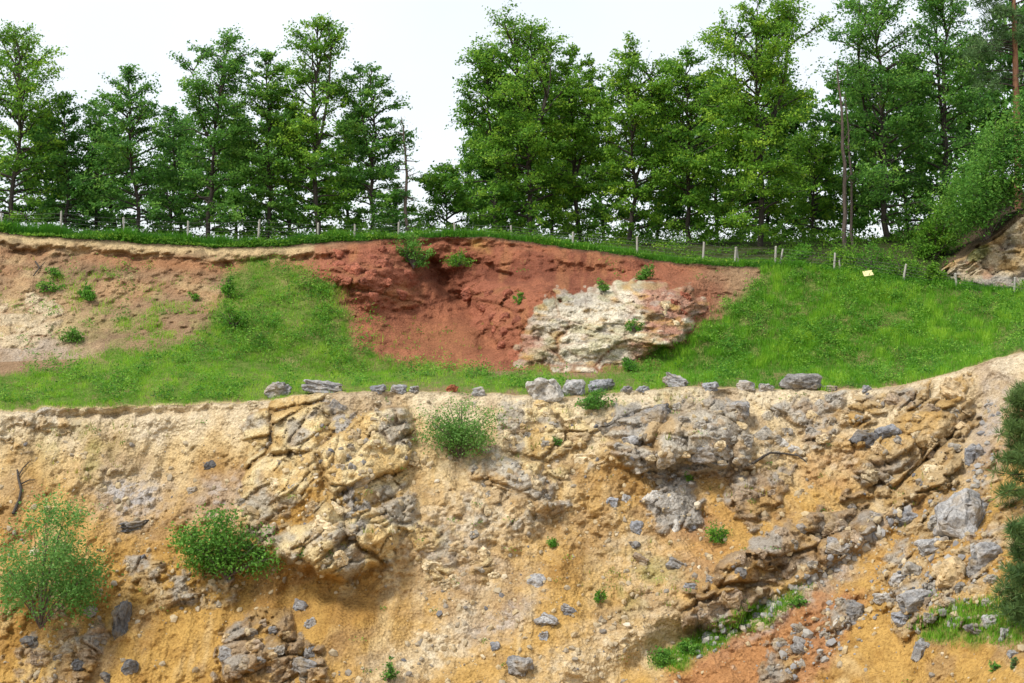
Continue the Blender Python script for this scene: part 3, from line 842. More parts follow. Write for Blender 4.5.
BOULDERS = [
    # px, py, w, h, colour, kind, rot, sit, label
    (277, 389, 28, 20, 'grey', 'round', 0, 1, 'lumpy grey boulder at the left end of the row on the grass bench lip'),
    (321, 386, 42, 16, 'grey', 'slab', -6, 1, 'long flat grey slab lying on the bench lip beside the leftmost boulder'),
    (378, 389, 18, 13, 'blue', 'round', 0, 1, 'small blue-grey boulder on the lip just right of the long slab'),
    (398, 389, 18, 12, 'blue', 'round', 0, 1, 'weedy grey boulder in the middle of three small ones right of the long slab'),
    (414, 389, 11, 9, 'grey', 'block', 0, 1, 'smallest grey stone at the right end of three small ones on the lip'),
    (452, 388, 13, 10, 'red', 'round', 0, 1, 'rusty red stone on the lip above the grey-green round shrub'),
    (478, 391, 15, 12, 'grey', 'block', 0, 1, 'grey stone on the lip right of the rusty red stone'),
    (546, 388, 36, 30, 'pale', 'block', 8, 1, 'largest pale whitish boulder standing on the bench lip'),
    (574, 387, 24, 20, 'grey', 'round', 0, 1, 'grey boulder touching the right side of the largest pale boulder'),
    (602, 385, 28, 16, 'blue', 'slab', 3, 1, 'low grey boulder on the lip above the bright green leafy shrub'),
    (627, 389, 12, 9, 'mid', 'block', 0, 1, 'small brown-grey stone right of the boulder above the leafy shrub'),
    (643, 389, 14, 9, 'blue', 'block', 0, 1, 'small blue-grey stone on the lip left of the slanted boulder'),
    (675, 380, 26, 16, 'grey', 'slab', -22, 1, 'slanted grey boulder tilting up to the right on the lip'),
    (711, 386, 18, 12, 'blue', 'round', 0, 1, 'rounded blue-grey boulder alone on the lip right of the slanted one'),
    (746, 385, 20, 13, 'grey', 'round', 0, 1, 'grey boulder on the lip, left of a pair near the broad flat boulder'),
    (766, 387, 18, 10, 'grey', 'block', 0, 1, 'low grey boulder on the lip, right of a pair near the broad flat boulder'),
    (802, 381, 44, 20, 'mid', 'round', 0, 1, 'broad flat brown-topped boulder at the right of the lip row'),
    (828, 388, 20, 8, 'mid', 'slab', 0, 1, 'thin flat stone at the right foot of the broad flat boulder'),
    (867, 388, 10, 8, 'blue', 'block', 0, 1, 'tiny grey stone alone on the lip, last of the row to the right'),
    (974, 456, 22, 24, 'blue', 'block', 12, 0, 'square blue-grey block standing alone on the sandy chute beside the dark pine shrub'),
    (970, 522, 70, 64, 'grey', 'round', -18, 0, 'huge pointed grey boulder on the right slope below the sandy chute'),
    (865, 439, 30, 20, 'dark', 'block', -18, 0, 'dark blue-grey block, left of two touching blocks under the right rim'),
    (890, 435, 28, 24, 'blue', 'block', 30, 0, 'lighter blue-grey block, right of two touching blocks under the right rim'),
    (910, 519, 26, 18, 'blue', 'block', -30, 0, 'blue-grey stone on the sandy chute left of the huge pointed boulder'),
    (918, 602, 42, 28, 'grey', 'round', 10, 0, 'wide grey boulder with ochre top below the huge pointed boulder'),
    (958, 576, 46, 38, 'ochre', 'round', -10, 0, 'large ochre-stained boulder directly under the huge pointed boulder'),
    (988, 556, 34, 30, 'grey', 'round', 0, 0, 'rounded grey boulder at the lower right of the huge pointed boulder'),
    (934, 549, 34, 26, 'grey', 'block', 20, 0, 'grey boulder leaning on the lower left of the huge pointed boulder'),
    (905, 620, 26, 18, 'blue', 'block', 0, 0, 'grey boulder at the left edge of the small green patch on the right'),
    (854, 613, 26, 26, 'mid', 'round', 0, 0, 'dark brown-grey boulder alone on ochre earth left of the boulder heap'),
    (883, 598, 20, 12, 'pale', 'block', 10, 0, 'pale cream stone between the dark boulder and the boulder heap'),
    (922, 652, 20, 26, 'grey', 'block', 0, 0, 'upright grey block below the small green patch at lower right'),
    (976, 630, 24, 12, 'dark', 'block', -20, 0, 'dark grey stone lying inside the small green patch, left of three'),
    (991, 622, 18, 18, 'grey', 'round', 0, 0, 'grey stone inside the small green patch, middle of three'),
    (1006, 635, 15, 15, 'grey', 'block', 0, 0, 'grey stone inside the small green patch, right of three'),
    (1012, 655, 12, 10, 'grey', 'block', 0, 0, 'small grey stone below the green patch near the right border'),
    (900, 582, 22, 18, 'grey', 'round', 0, 0, 'grey stone above the wide grey boulder with ochre top'),
    (948, 606, 26, 14, 'brown', 'slab', -25, 0, 'brown slab at the right foot of the wide grey boulder'),
    (134, 526, 32, 11, 'dark', 'slab', 6, 0, 'thin dark slab below the grey scree patch on the left'),
    (122, 625, 19, 50, 'dark', 'block', 4, 0, 'tall narrow black-grey slab upright in ochre earth right of the airy shrub'),
    (130, 668, 18, 18, 'dark', 'round', 0, 0, 'dark round stone directly below the tall black-grey slab'),
    (78, 666, 14, 14, 'dark', 'round', 0, 0, 'dark round stone near the bottom left of the tall black-grey slab'),
    (105, 678, 12, 12, 'dark', 'block', 0, 0, 'dark stone at the bottom border between two round dark stones'),
    (90, 612, 14, 14, 'mid', 'round', 0, 0, 'brown-grey stone at the right foot of the airy shrub'),
    (300, 607, 17, 15, 'blue', 'block', -25, 0, 'blue-grey block alone on smooth ochre earth below the rock overhang'),
    (311, 624, 15, 12, 'grey', 'block', 20, 0, 'grey stone just below the blue-grey block under the overhang'),
    (261, 558, 16, 14, 'blue', 'block', 0, 0, 'blue-grey stone at the right foot of the bright leafy shrub'),
    (636, 529, 15, 17, 'blue', 'round', 0, 0, 'blue-grey stone, upper of two stacked stones in mid face'),
    (635, 546, 13, 11, 'mid', 'block', 0, 0, 'brown-grey stone, lower of two stacked stones in mid face'),
    (520, 667, 32, 24, 'mid', 'round', -10, 0, 'knobbly grey boulder near the bottom centre of the face'),
    (544, 637, 12, 12, 'blue', 'block', 0, 0, 'small blue-grey stone up and right of the knobbly bottom boulder'),
    (537, 581, 22, 15, 'grey', 'round', 0, 0, 'rounded grey stone left of the small dark green tuft'),
    (547, 621, 24, 16, 'grey', 'slab', -25, 0, 'long grey stone, left of two lying end to end on ochre earth'),
    (568, 611, 18, 12, 'blue', 'slab', -25, 0, 'blue-grey stone, right of two lying end to end on ochre earth'),
    (676, 565, 24, 14, 'mid', 'slab', -28, 0, 'smooth brown-grey stone on the slope left of the brown outcrop'),
    (690, 587, 16, 10, 'blue', 'block', -15, 0, 'small blue-grey stone touching the upper end of the brown outcrop'),
    (640, 560, 18, 12, 'brown', 'slab', -30, 0, 'brown stone below the two stacked stones in mid face'),
    (495, 647, 10, 11, 'blue', 'block', 0, 0, 'small blue-grey stone left of the knobbly bottom boulder'),
    (210, 466, 14, 12, 'dark', 'round', 0, 0, 'small dark stone on pale sand above the bright leafy shrub'),
    (192, 491, 12, 10, 'mid', 'round', 0, 0, 'small brown-grey stone left of and below the dark stone on pale sand'),
    (632, 443, 20, 16, 'grey', 'block', 10, 0, 'grey block at the lower left foot of the jointed central outcrop'),
    (612, 503, 14, 12, 'blue', 'block', 0, 0, 'blue-grey stone, left of two loose ones below the central outcrop'),
    (626, 500, 13, 12, 'grey', 'round', 0, 0, 'grey stone, right of two loose ones below the central outcrop'),
]
for (px, py, w, h, c, kind, rot, sit, lab) in BOULDERS:
    place_rock('boulder', px, py, w, h, c, kind, rot, None, 0.20, 0.9, 0, lab, 'boulder',
               'boulders along the bench lip' if sit else 'loose boulders on the lower face', bool(sit))


# blocks that stand out of the outcrops: parts of the face they belong to
def blocks_in(poly, n, smin, smax, colset, parent, kind='block', rot=0, rotv=25, asp=1.35, sink=0.42):
    xs = [q[0] for q in poly]; ys = [q[1] for q in poly]
    placed = []
    tries = 0
    while len(placed) < n and tries < n * 40:
        tries += 1
        x = random.uniform(min(xs), max(xs)); y = random.uniform(min(ys), max(ys))
        if poly_sd(np.array([x]), np.array([y]), poly)[0] < 2: continue
        s = smin + (smax - smin) * random.random() ** 2.0
        if any((x - a) ** 2 + (y - b) ** 2 < (0.46 * (s + t)) ** 2 for a, b, t in placed): continue
        placed.append((x, y, s))
        k = random.uniform(1.0, asp)
        kd = kind if random.random() < 0.8 else 'round'
        place_rock('rock', x, y, s * k, s / k ** 0.5, random.choice([{'grey': 'greyrock'}.get(c_, c_) for c_ in colset]), kd, rot + random.uniform(-rotv, rotv), parent, sink, 0.9, random.randrange(9))


BL = lambda nm: ROCKS[nm][0]
blocks_in(BL('buttress'), 30, 8, 22, ['cream', 'cream', 'cream', 'ochre', 'grey'], lower_face, rot=-35)
blocks_in(BL('grey_vein'), 9, 9, 20, ['grey', 'mid', 'grey'], lower_face, rot=60)
blocks_in(BL('mid_block'), 30, 9, 30, ['grey', 'grey', 'mid', 'cream'], lower_face)
blocks_in(BL('left_block'), 18, 8, 24, ['cream', 'grey', 'ochre'], lower_face)
blocks_in(BL('low_block'), 12, 8, 22, ['grey', 'grey', 'pale'], lower_face, rot=-50)
blocks_in(BL('mid_left'), 14, 8, 26, ['cream', 'grey', 'ochre'], lower_face, rot=-35)
blocks_in(BL('upper_right'), 18, 9, 28, ['cream', 'grey', 'pale'], lower_face, rot=-15)
blocks_in(BL('far_right'), 30, 8, 26, ['ochre', 'grey', 'cream', 'brown'], lower_face, rot=-30)
blocks_in(BL('diagonal'), 26, 10, 34, ['brown', 'mid', 'grey', 'brown'], lower_face, rot=-25)
blocks_in(BL('low_left'), 10, 9, 24, ['brown', 'ochre', 'mid'], lower_face)
blocks_in(BL('centre_left'), 12, 8, 22, ['cream', 'grey', 'ochre'], lower_face)
blocks_in(BL('knob'), 10, 8, 24, ['brown', 'ochre'], lower_face, rot=-20)
blocks_in(BL('foot_right'), 10, 8, 20, ['brown', 'grey', 'mid'], lower_face, rot=-40)
blocks_in(BL('bottom_left'), 8, 9, 22, ['mid', 'brown', 'grey'], lower_face)
blocks_in(BL('far_left'), 8, 8, 18, ['mid', 'dark', 'brown'], lower_face)
blocks_in([(880, 590), (930, 535), (1000, 545), (1010, 600), (955, 612), (905, 632)], 20, 10, 26, ['ochre', 'grey', 'brown', 'mid'], lower_face, sink=0.28)
blocks_in(BL('right_rubble'), 14, 8, 18, ['ochre', 'grey', 'brown'], lower_face)
blocks_in([(650, 290), (692, 286), (700, 308), (672, 340)], 6, 8, 14, ['cream', 'redrock'], upper_slope, rot=-30)
blocks_in(BL('red_crag'), 14, 9, 20, ['redrock'], upper_slope, kind='round')
blocks_in(BL('red_ledge'), 10, 9, 20, ['redrock'], upper_slope, kind='round', rot=10)


# ---- pebbles and rubble: nobody could count them
def pebble_shape():
    t = (1 + 5 ** 0.5) / 2
    v = np.array([(-1, t, 0), (1, t, 0), (-1, -t, 0), (1, -t, 0), (0, -1, t), (0, 1, t), (0, -1, -t), (0, 1, -t), (t, 0, -1), (t, 0, 1), (-t, 0, -1), (-t, 0, 1)]) / (2 * 1.9)
    f = np.array([(0, 11, 5), (0, 5, 1), (0, 1, 7), (0, 7, 10), (0, 10, 11), (1, 5, 9), (5, 11, 4), (11, 10, 2), (10, 7, 6), (7, 1, 8),
                  (3, 9, 4), (3, 4, 2), (3, 2, 6), (3, 6, 8), (3, 8, 9), (4, 9, 5), (2, 4, 11), (6, 2, 10), (8, 6, 7), (9, 8, 1)])
    return v, f


def rot_mats(n, g):
    q = g.normal(size=(n, 4)); q /= np.linalg.norm(q, axis=1)[:, None]
    w, x, y, z = q.T
    return np.stack([1 - 2 * (y * y + z * z), 2 * (x * y - z * w), 2 * (x * z + y * w), 2 * (x * y + z * w), 1 - 2 * (x * x + z * z),
                     2 * (y * z - x * w), 2 * (x * z - y * w), 2 * (y * z + x * w), 1 - 2 * (x * x + y * y)], 1).reshape(n, 3, 3)


def m_pebble(name, stops):
    m, n, l, b = new_mat(name)
    at = n.new('ShaderNodeAttribute'); at.attribute_name = 'shade'
    l.new(ramp(n, at.outputs['Fac'], stops, l), b.inputs['Base Color'])
    b.inputs['Roughness'].default_value = 0.95
    return m


M_PEB = m_pebble('pebble_stone', [(0, (0.12, 0.12, 0.13)), (0.3, (0.33, 0.27, 0.18)), (0.65, (0.45, 0.35, 0.20)), (1, (0.58, 0.53, 0.43))])
M_SCR = m_pebble('scree_stone', [(0, (0.13, 0.13, 0.14)), (0.4, (0.27, 0.26, 0.25)), (0.75, (0.33, 0.31, 0.27)), (1, (0.42, 0.38, 0.31))])
g = np.random.default_rng(5)
n0 = 26000
cx = g.uniform(-30, 1054, n0); cy = g.uniform(385, 715, n0)
dens = 0.15 + 0.5 * sstep(0.0, 0.4, fbm(np.stack([cx / 40, cy / 30, cx * 0], 1), 3, 5))
for (x, y, rx, ry, ro, a) in [(132, 496, 40, 30, 0, .9), (425, 650, 70, 30, -25, .9), (590, 655, 90, 30, -25, .6), (830, 570, 110, 14, -35, .9), (650, 560, 60, 40, 0, .4),
                              (190, 580, 70, 35, 0, .6), (930, 560, 60, 60, 0, .8), (600, 480, 110, 50, 0, .5), (340, 480, 80, 90, 0, .4), (880, 610, 60, 40, 0, .6)]:
    dens += a * ell(cx, cy, x, y, rx, ry, ro)
dens *= 1 - 0.85 * np.clip(ell(cx, cy, 315, 615, 75, 30) + ell(cx, cy, 180, 650, 60, 40) + ell(cx, cy, 200, 430, 60, 24) + ell(cx, cy, 900, 650, 60, 30) + ell(cx, cy, 370, 640, 40, 30), 0, 1)
k = (g.random(n0) < dens * 0.42) & (cy > np.interp(cx, cols, y_edge) + 3)
cx, cy = cx[k], cy[k]
pp = ground(cx, cy)
n = len(cx)
ov, of = pebble_shape()
size = 0.07 + 0.33 * g.random(n) ** 4.5
vv = ov[None] * (size[:, None, None] * g.uniform(0.6, 1.3, (n, 1, 3))) * g.uniform(0.7, 1.25, (n, 12, 1))
vv = np.einsum('nij,nkj->nki', rot_mats(n, g), vv) + pp[:, None, :] + np.array([0, 0.01, 0.0])
ff = (of[None] + 12 * np.arange(n)[:, None, None]).reshape(-1, 3)
me = np_mesh('rubble', vv.reshape(-1, 3), ff, 3, M_PEB)
face_attr(me, 'shade', np.repeat(np.clip(g.normal(0.42, 0.2, n), 0, 1), 20))
link(bpy.data.objects.new('rubble', me), None, 'stuff', 'small pale and grey pebbles scattered over the ochre lower face', 'rubble')

n0 = 9000
cx = g.uniform(600, 1040, n0); cy = g.uniform(400, 700, n0)
dens = np.exp(-(line_d(cx, cy, [(905, 515), (840, 560), (770, 606), (700, 650)]) / 7) ** 2) + 0.7 * np.exp(-(line_d(cx, cy, [(992, 400), (985, 470), (930, 520)]) / 8) ** 2) + 0.5 * ell(cx, cy, 930, 585, 50, 35) + 0.5 * ell(cx, cy, 820, 640, 40, 20, -40)
k = g.random(n0) < dens * 0.8
cx, cy = cx[k], cy[k]
pp = ground(cx, cy); n = len(cx)
size = 0.10 + 0.36 * g.random(n) ** 3
vv = ov[None] * (size[:, None, None] * g.uniform(0.6, 1.4, (n, 1, 3))) * g.uniform(0.7, 1.25, (n, 12, 1))
vv = np.einsum('nij,nkj->nki', rot_mats(n, g), vv) + pp[:, None, :]
me = np_mesh('scree', vv.reshape(-1, 3), (of[None] + 12 * np.arange(n)[:, None, None]).reshape(-1, 3), 3, M_SCR)
face_attr(me, 'shade', np.repeat(np.clip(g.normal(0.5, 0.22, n), 0, 1), 20))
link(bpy.data.objects.new('scree', me), None, 'stuff', 'band of loose grey scree running down beside the sandy chute', 'scree')

# ------------------------------------------------------------------ foliage builders
def leaf_quads(c, nrm, size, g, aspect=0.55):
    """c (n,3) centres, nrm (n,3) leaf normals -> verts, faces of kite-shaped leaves"""
    n = len(c)
    nrm = nrm / (np.linalg.norm(nrm, axis=1)[:, None] + 1e-9)
    t = g.normal(size=(n, 3))
    t -= nrm * (t * nrm).sum(1)[:, None]
    t /= np.linalg.norm(t, axis=1)[:, None] + 1e-9
    b = np.cross(nrm, t)
    s = size[:, None]
    v = np.stack([c - t * s * 0.5, c + b * s * aspect * 0.5 + t * s * 0.05 - nrm * s * 0.06, c + t * s * 0.5, c - b * s * aspect * 0.5 + t * s * 0.05 - nrm * s * 0.06], 1)
    f = np.arange(4 * n).reshape(n, 4)
    return v.reshape(-1, 3), f


class Tubes:
    def __init__(self): self.v = []; self.f = []; self.n = 0

    def add(self, pts, rad, sides=5):
        pts = np.asarray(pts, float); m = len(pts)
        d = np.gradient(pts, axis=0)
        d /= np.linalg.norm(d, axis=1)[:, None] + 1e-9
        up = np.array([0, 0, 1.0]) if abs(d[0, 2]) < 0.9 else np.array([1.0, 0, 0])
        a = np.cross(d, up); a /= np.linalg.norm(a, axis=1)[:, None] + 1e-9
        b = np.cross(d, a)
        th = np.linspace(0, 2 * np.pi, sides, endpoint=False)
        ring = pts[:, None, :] + np.asarray(rad)[:, None, None] * (np.cos(th)[None, :, None] * a[:, None, :] + np.sin(th)[None, :, None] * b[:, None, :])
        self.v.append(ring.reshape(-1, 3))
        i = np.arange(m - 1)[:, None] * sides; j = np.arange(sides)[None, :]; j2 = (j + 1) % sides
        self.f.append((np.stack([i + j, i + j2, i + sides + j2, i + sides + j], -1).reshape(-1, 4)) + self.n)
        self.n += m * sides

    def mesh(self, name, mat):
        return np_mesh(name, np.concatenate(self.v), np.concatenate(self.f), 4, mat, True)


def crown_profile(style, t):
    """relative crown radius at height fraction t"""
    if style == 'oval': return np.interp(t, [0, .12, .35, .6, .82, 1], [.35, .8, 1, .88, .55, .10])
    if style == 'column': return np.interp(t, [0, .12, .4, .7, .88, 1], [.45, .85, 1, .8, .5, .12])
    if style == 'vase': return np.interp(t, [0, .12, .35, .6, .85, 1], [.55, .85, .9, 1, .8, .30])
    if style == 'dome': return np.interp(t, [0, .12, .35, .6, .85, 1], [.62, .85, .95, 1, .85, .40])
    if style == 'wide': return np.interp(t, [0, .1, .3, .6, .8, 1], [.8, 1, 1, .85, .6, .15])
    return 1 - t


def make_tree(name, px, Y, top_py, width_px, style, nleaf, label, group, mat, seed, cb=0.10, trunk_r=None, leaf=0.24, fork=0, lean=0.0, zbase=None, parts=('trunk', 'crown'), nb=None, topgap=0.0):
    g = np.random.default_rng(seed)
    s = Y / F
    zb = plateau_at(px, Y) - 0.15 if zbase is None else zbase
    H = (HY - top_py) * s - zb
    Rm = width_px * s * 0.5
    root = empty(name, ((px - 512) * s, Y, zb), label, 'tree', group)
    tr = trunk_r or H * 0.013
    tub = Tubes()
    hh = np.linspace(0, 1, 12)
    bend = np.cumsum(g.normal(0, 0.018, (12, 2)), 0) * H * 0.5; bend[0] = 0
    tp = np.stack([bend[:, 0] + lean * H * hh ** 1.5, bend[:, 1], hh * H * 0.97], 1)
    tub.add(tp, tr * (1 - hh) ** 0.8 * 0.95 + 0.012, 7)
    leaders = [tp]
    for k in range(fork):
        h0 = g.uniform(0.3, 0.5); az = g.uniform(0, 2 * np.pi)
        t = np.linspace(0, 1, 8)
        st = np.array([np.interp(h0, hh, tp[:, q]) for q in range(3)])
        en = st + np.array([math.cos(az) * Rm * 0.38, math.sin(az) * Rm * 0.38, H * (g.uniform(0.86, 0.97) - h0)])
        L = st[None] * (1 - t[:, None]) + en[None] * t[:, None]
        L[:, :2] += (np.sin(t * np.pi) * Rm * 0.12)[:, None] * np.array([math.cos(az), math.sin(az)])
        tub.add(L, tr * 0.6 * (1 - t) ** 0.8 + 0.012, 5)
        leaders.append(L)
    nb = nb or int(34 + H * 3.0)
    lc, lw, lt = [], [], []
    for i in range(nb):
        hf = cb + (1 - cb) * ((i + g.random()) / nb) ** 0.9
        hf = min(hf, 0.985)
        Ld = leaders[0] if (fork == 0 or hf < 0.5 or g.random() < 0.5) else leaders[g.integers(len(leaders))]
        zt = min(hf * H, Ld[-1, 2] * 0.995)
        st = np.array([np.interp(zt, Ld[:, 2], Ld[:, q]) for q in range(3)])
        tc = (hf - cb) / (1 - cb)
        az = i * 2.39996 + g.normal(0, 0.4)
        ln = max(0.5, Rm * float(crown_profile(style, tc)) * g.uniform(0.55, 1.2))
        el = math.radians(np.interp(tc, [0, 0.4, 0.8, 1], [6, 28, 50, 68]) + g.normal(0, 15))
        m = 6
        t = np.linspace(0, 1, m)
        dirh = np.array([math.cos(az), math.sin(az), 0])
        ptsb = st[None] + dirh[None] * (t * ln * math.cos(el))[:, None] + np.array([0, 0, 1.0])[None] * (ln * (math.sin(el) * t - 0.24 * t ** 2.2))[:, None]
        ptsb[1:] += g.normal(0, 0.05 * ln, (m - 1, 3)) * t[1:, None]
        tub.add(ptsb, (0.045 * (ln / 2.5) + 0.012) * (1 - t) + 0.008, 4)
        ns = int(4 + ln * 2.8)
        for k in range(ns):
            a = g.uniform(0.25, 1.0)
            s0 = np.array([np.interp(a, t, ptsb[:, q]) for q in range(3)])
            az2 = az + g.choice([-1, 1]) * g.uniform(0.35, 1.2)
            l2 = ln * g.uniform(0.10, 0.30) * (1.15 - 0.5 * a) + 0.22
            e = s0 + np.array([math.cos(az2) * l2, math.sin(az2) * l2, l2 * (math.sin(el) * 0.5 + g.normal(0, 0.45))])
            mid = (s0 + e) / 2 + np.array([0, 0, 0.05 * l2])
            if g.random() < 0.55: tub.add([s0, mid, e], [0.016, 0.011, 0.006], 3)
            lc.append((s0, e)); lw.append(l2 * (0.55 + 0.45 * min(1, 0.3 + tc * 2.5)) * float(np.interp(tc, [0, 0.7, 1], [1, 0.85, 0.55]))); lt.append(tc)
    lw = np.array(lw); S0 = np.array([q[0] for q in lc]); S1 = np.array([q[1] for q in lc])
    lw *= np.where(np.array(lt) > 0.8, 1 - topgap, 1)
    # some sprays are bare or thin: gaps where the sky shows
    lw *= g.uniform(0.1, 1.6, len(lw)) ** 1.3
    pick = g.choice(len(lw), nleaf, p=lw / lw.sum())
    a = g.uniform(0.05, 1.12, nleaf)[:, None]
    c = S0[pick] * (1 - a) + S1[pick] * a
    sp = np.linalg.norm(S1 - S0, axis=1)[pick][:, None]
    c += g.normal(size=(nleaf, 3)) * np.array([0.24, 0.24, 0.13]) * np.clip(sp, 0.5, 1.4)
    nr = g.normal(size=(nleaf, 3)) * 0.75 + np.array([-0.1, -0.38, 0.72])
    sz = leaf * g.uniform(0.65, 1.35, nleaf)
    v, f = leaf_quads(c, nr, sz, g, 0.62)
    spray_tone = g.normal(0, 0.22, len(lw))
    shade = np.clip(0.48 + spray_tone[pick] + g.normal(0, 0.13, nleaf), 0, 1)
    tm = tub.mesh('trunk', M_BARK)
    link(bpy.data.objects.new(parts[0], tm), root)
    if nleaf:
        cm = np_mesh('crown', v, f, 4, mat)
        face_attr(cm, 'shade', shade)
        link(bpy.data.objects.new(parts[1], cm), root)
    return root


TREES = [
    # px, Y, top, width, style, leaves, mat, fork, crown base, label
    (12, 112, 24, 92, 'vase', 12000, 0, 1, 'tall leafy tree cut by the left border of the row'),
    (66, 114, 86, 62, 'column', 7000, 1, 0, 'short slim tree second from the left border in the row'),
    (94, 116, 92, 58, 'column', 6500, 1, 0, 'short slim tree third from the left border in the row'),
    (136, 112, 58, 82, 'oval', 9500, 1, 0, 'airy mid-height tree left of the tall tree with a side leader'),
    (208, 112, 34, 86, 'vase', 12500, 1, 1, 'tall tree with a lower left side leader in the left group'),
    (168, 117, 100, 60, 'oval', 6000, 1, 0, 'low tree filling between two taller ones in the left group'),
    (266, 113, 45, 72, 'column', 10500, 1, 0, 'mid-tall narrow tree just left of the tallest tree of the left group'),
    (318, 112, 14, 80, 'vase', 12500, 0, 2, 'tallest tree of the left group, open forked crown'),
    (364, 113, 54, 70, 'column', 10500, 1, 1, 'narrow tree at the right end of the left group by the sky gap'),
    (446, 116, 160, 72, 'oval', 5600, 0, 0, 'small low tree in the sky gap left of the large right group'),
    (494, 113, 42, 74, 'vase', 12500, 0, 1, 'tree at the left end of the right group, edging the sky gap'),
    (530, 112, 20, 108, 'dome', 15500, 0, 2, 'broad tall tree second from the left of the right group'),
    (582, 114, 36, 78, 'oval', 11500, 0, 1, 'full leafy tree right of the broad tall one in the right group'),
    (628, 112, 44, 88, 'vase', 13000, 0, 1, 'full tree left of the notch in the right group skyline'),
    (690, 112, 42, 88, 'oval', 13500, 0, 1, 'tree with a rounded top left of the highest tree'),
    (760, 110, 2, 112, 'dome', 21000, 0, 3, 'highest and broadest tree of the right group, reaching the top of the picture'),
    (812, 117, 120, 72, 'oval', 6500, 0, 0, 'lower tree tucked left of the bare dead trunk'),
    (888, 112, -18, 112, 'dome', 15500, 1, 1, 'very tall tree right of the dead trunk, its top cut off'),
    (944, 114, -30, 96, 'vase', 12500, 1, 1, 'very tall tree left of the pine, its top cut off'),
]
for i, (px, Y, top, w, st, nl, mt, fk, lab) in enumerate(TREES):
    make_tree('broadleaf_tree', px, Y, top + 9, w * 1.26, st, int(nl * (1.55 if px < 430 else 1.8)), lab, 'trees in the front row on the plateau', (M_TREE, M_TREE2)[mt], 100 + i, fork=fk,
              cb=0.06, leaf=0.20, lean=g.normal(0, 0.012))

# second row behind: four grown, the others copies of them
BACK = [(-30, 124, 110, 95), (40, 126, 120, 95), (112, 128, 130, 95), (180, 125, 120, 90), (236, 127, 112, 90), (292, 126, 110, 90), (345, 124, 116, 85), (400, 130, 190, 70),
        (480, 128, 120, 70), (508, 126, 80, 95), (556, 128, 84, 95), (606, 126, 90, 95), (656, 127, 92, 95), (716, 126, 80, 100), (768, 128, 70, 100), (806, 126, 90, 100),
        (850, 127, 70, 100), (910, 126, 60, 100), (968, 127, 40, 110), (1030, 128, 10, 120)]
protos = []
NEAR = ['beyond the left border, behind the leftmost front tree', 'between the leftmost front tree and the two short slim trees', 'behind the airy mid-height tree of the left group',
        'behind the low filling tree of the left group', 'between the side-leader tree and the narrow tree of the left group', 'left of the tallest tree of the left group',
        'between the tallest left tree and the last narrow tree', 'beside the spindly conifer at the sky gap', 'at the left end of the right group', 'behind the broad tall tree of the right group, left side',
        'behind the broad tall tree of the right group, right side', 'left of the tree by the skyline notch', 'in the skyline notch of the right group', 'left of the highest tree',
        'directly behind the highest tree', 'between the highest tree and the dead trunk', 'directly behind the dead trunk', 'behind the very tall tree right of the dead trunk',
        'left of the pine behind the hillside bush', 'at the right border behind the pine']
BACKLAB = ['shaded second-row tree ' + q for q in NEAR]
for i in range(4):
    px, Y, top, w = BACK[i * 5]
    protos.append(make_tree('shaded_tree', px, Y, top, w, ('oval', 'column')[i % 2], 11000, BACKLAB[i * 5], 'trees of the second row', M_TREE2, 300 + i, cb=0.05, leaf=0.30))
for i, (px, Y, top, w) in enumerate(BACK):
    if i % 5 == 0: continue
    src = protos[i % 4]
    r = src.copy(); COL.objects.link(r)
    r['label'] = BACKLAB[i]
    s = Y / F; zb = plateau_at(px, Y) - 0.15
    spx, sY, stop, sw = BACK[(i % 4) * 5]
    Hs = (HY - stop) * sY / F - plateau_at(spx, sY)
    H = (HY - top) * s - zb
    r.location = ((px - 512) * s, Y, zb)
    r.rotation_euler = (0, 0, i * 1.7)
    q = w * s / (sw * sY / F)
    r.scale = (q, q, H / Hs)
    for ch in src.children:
        c = ch.copy(); COL.objects.link(c); c.parent = r


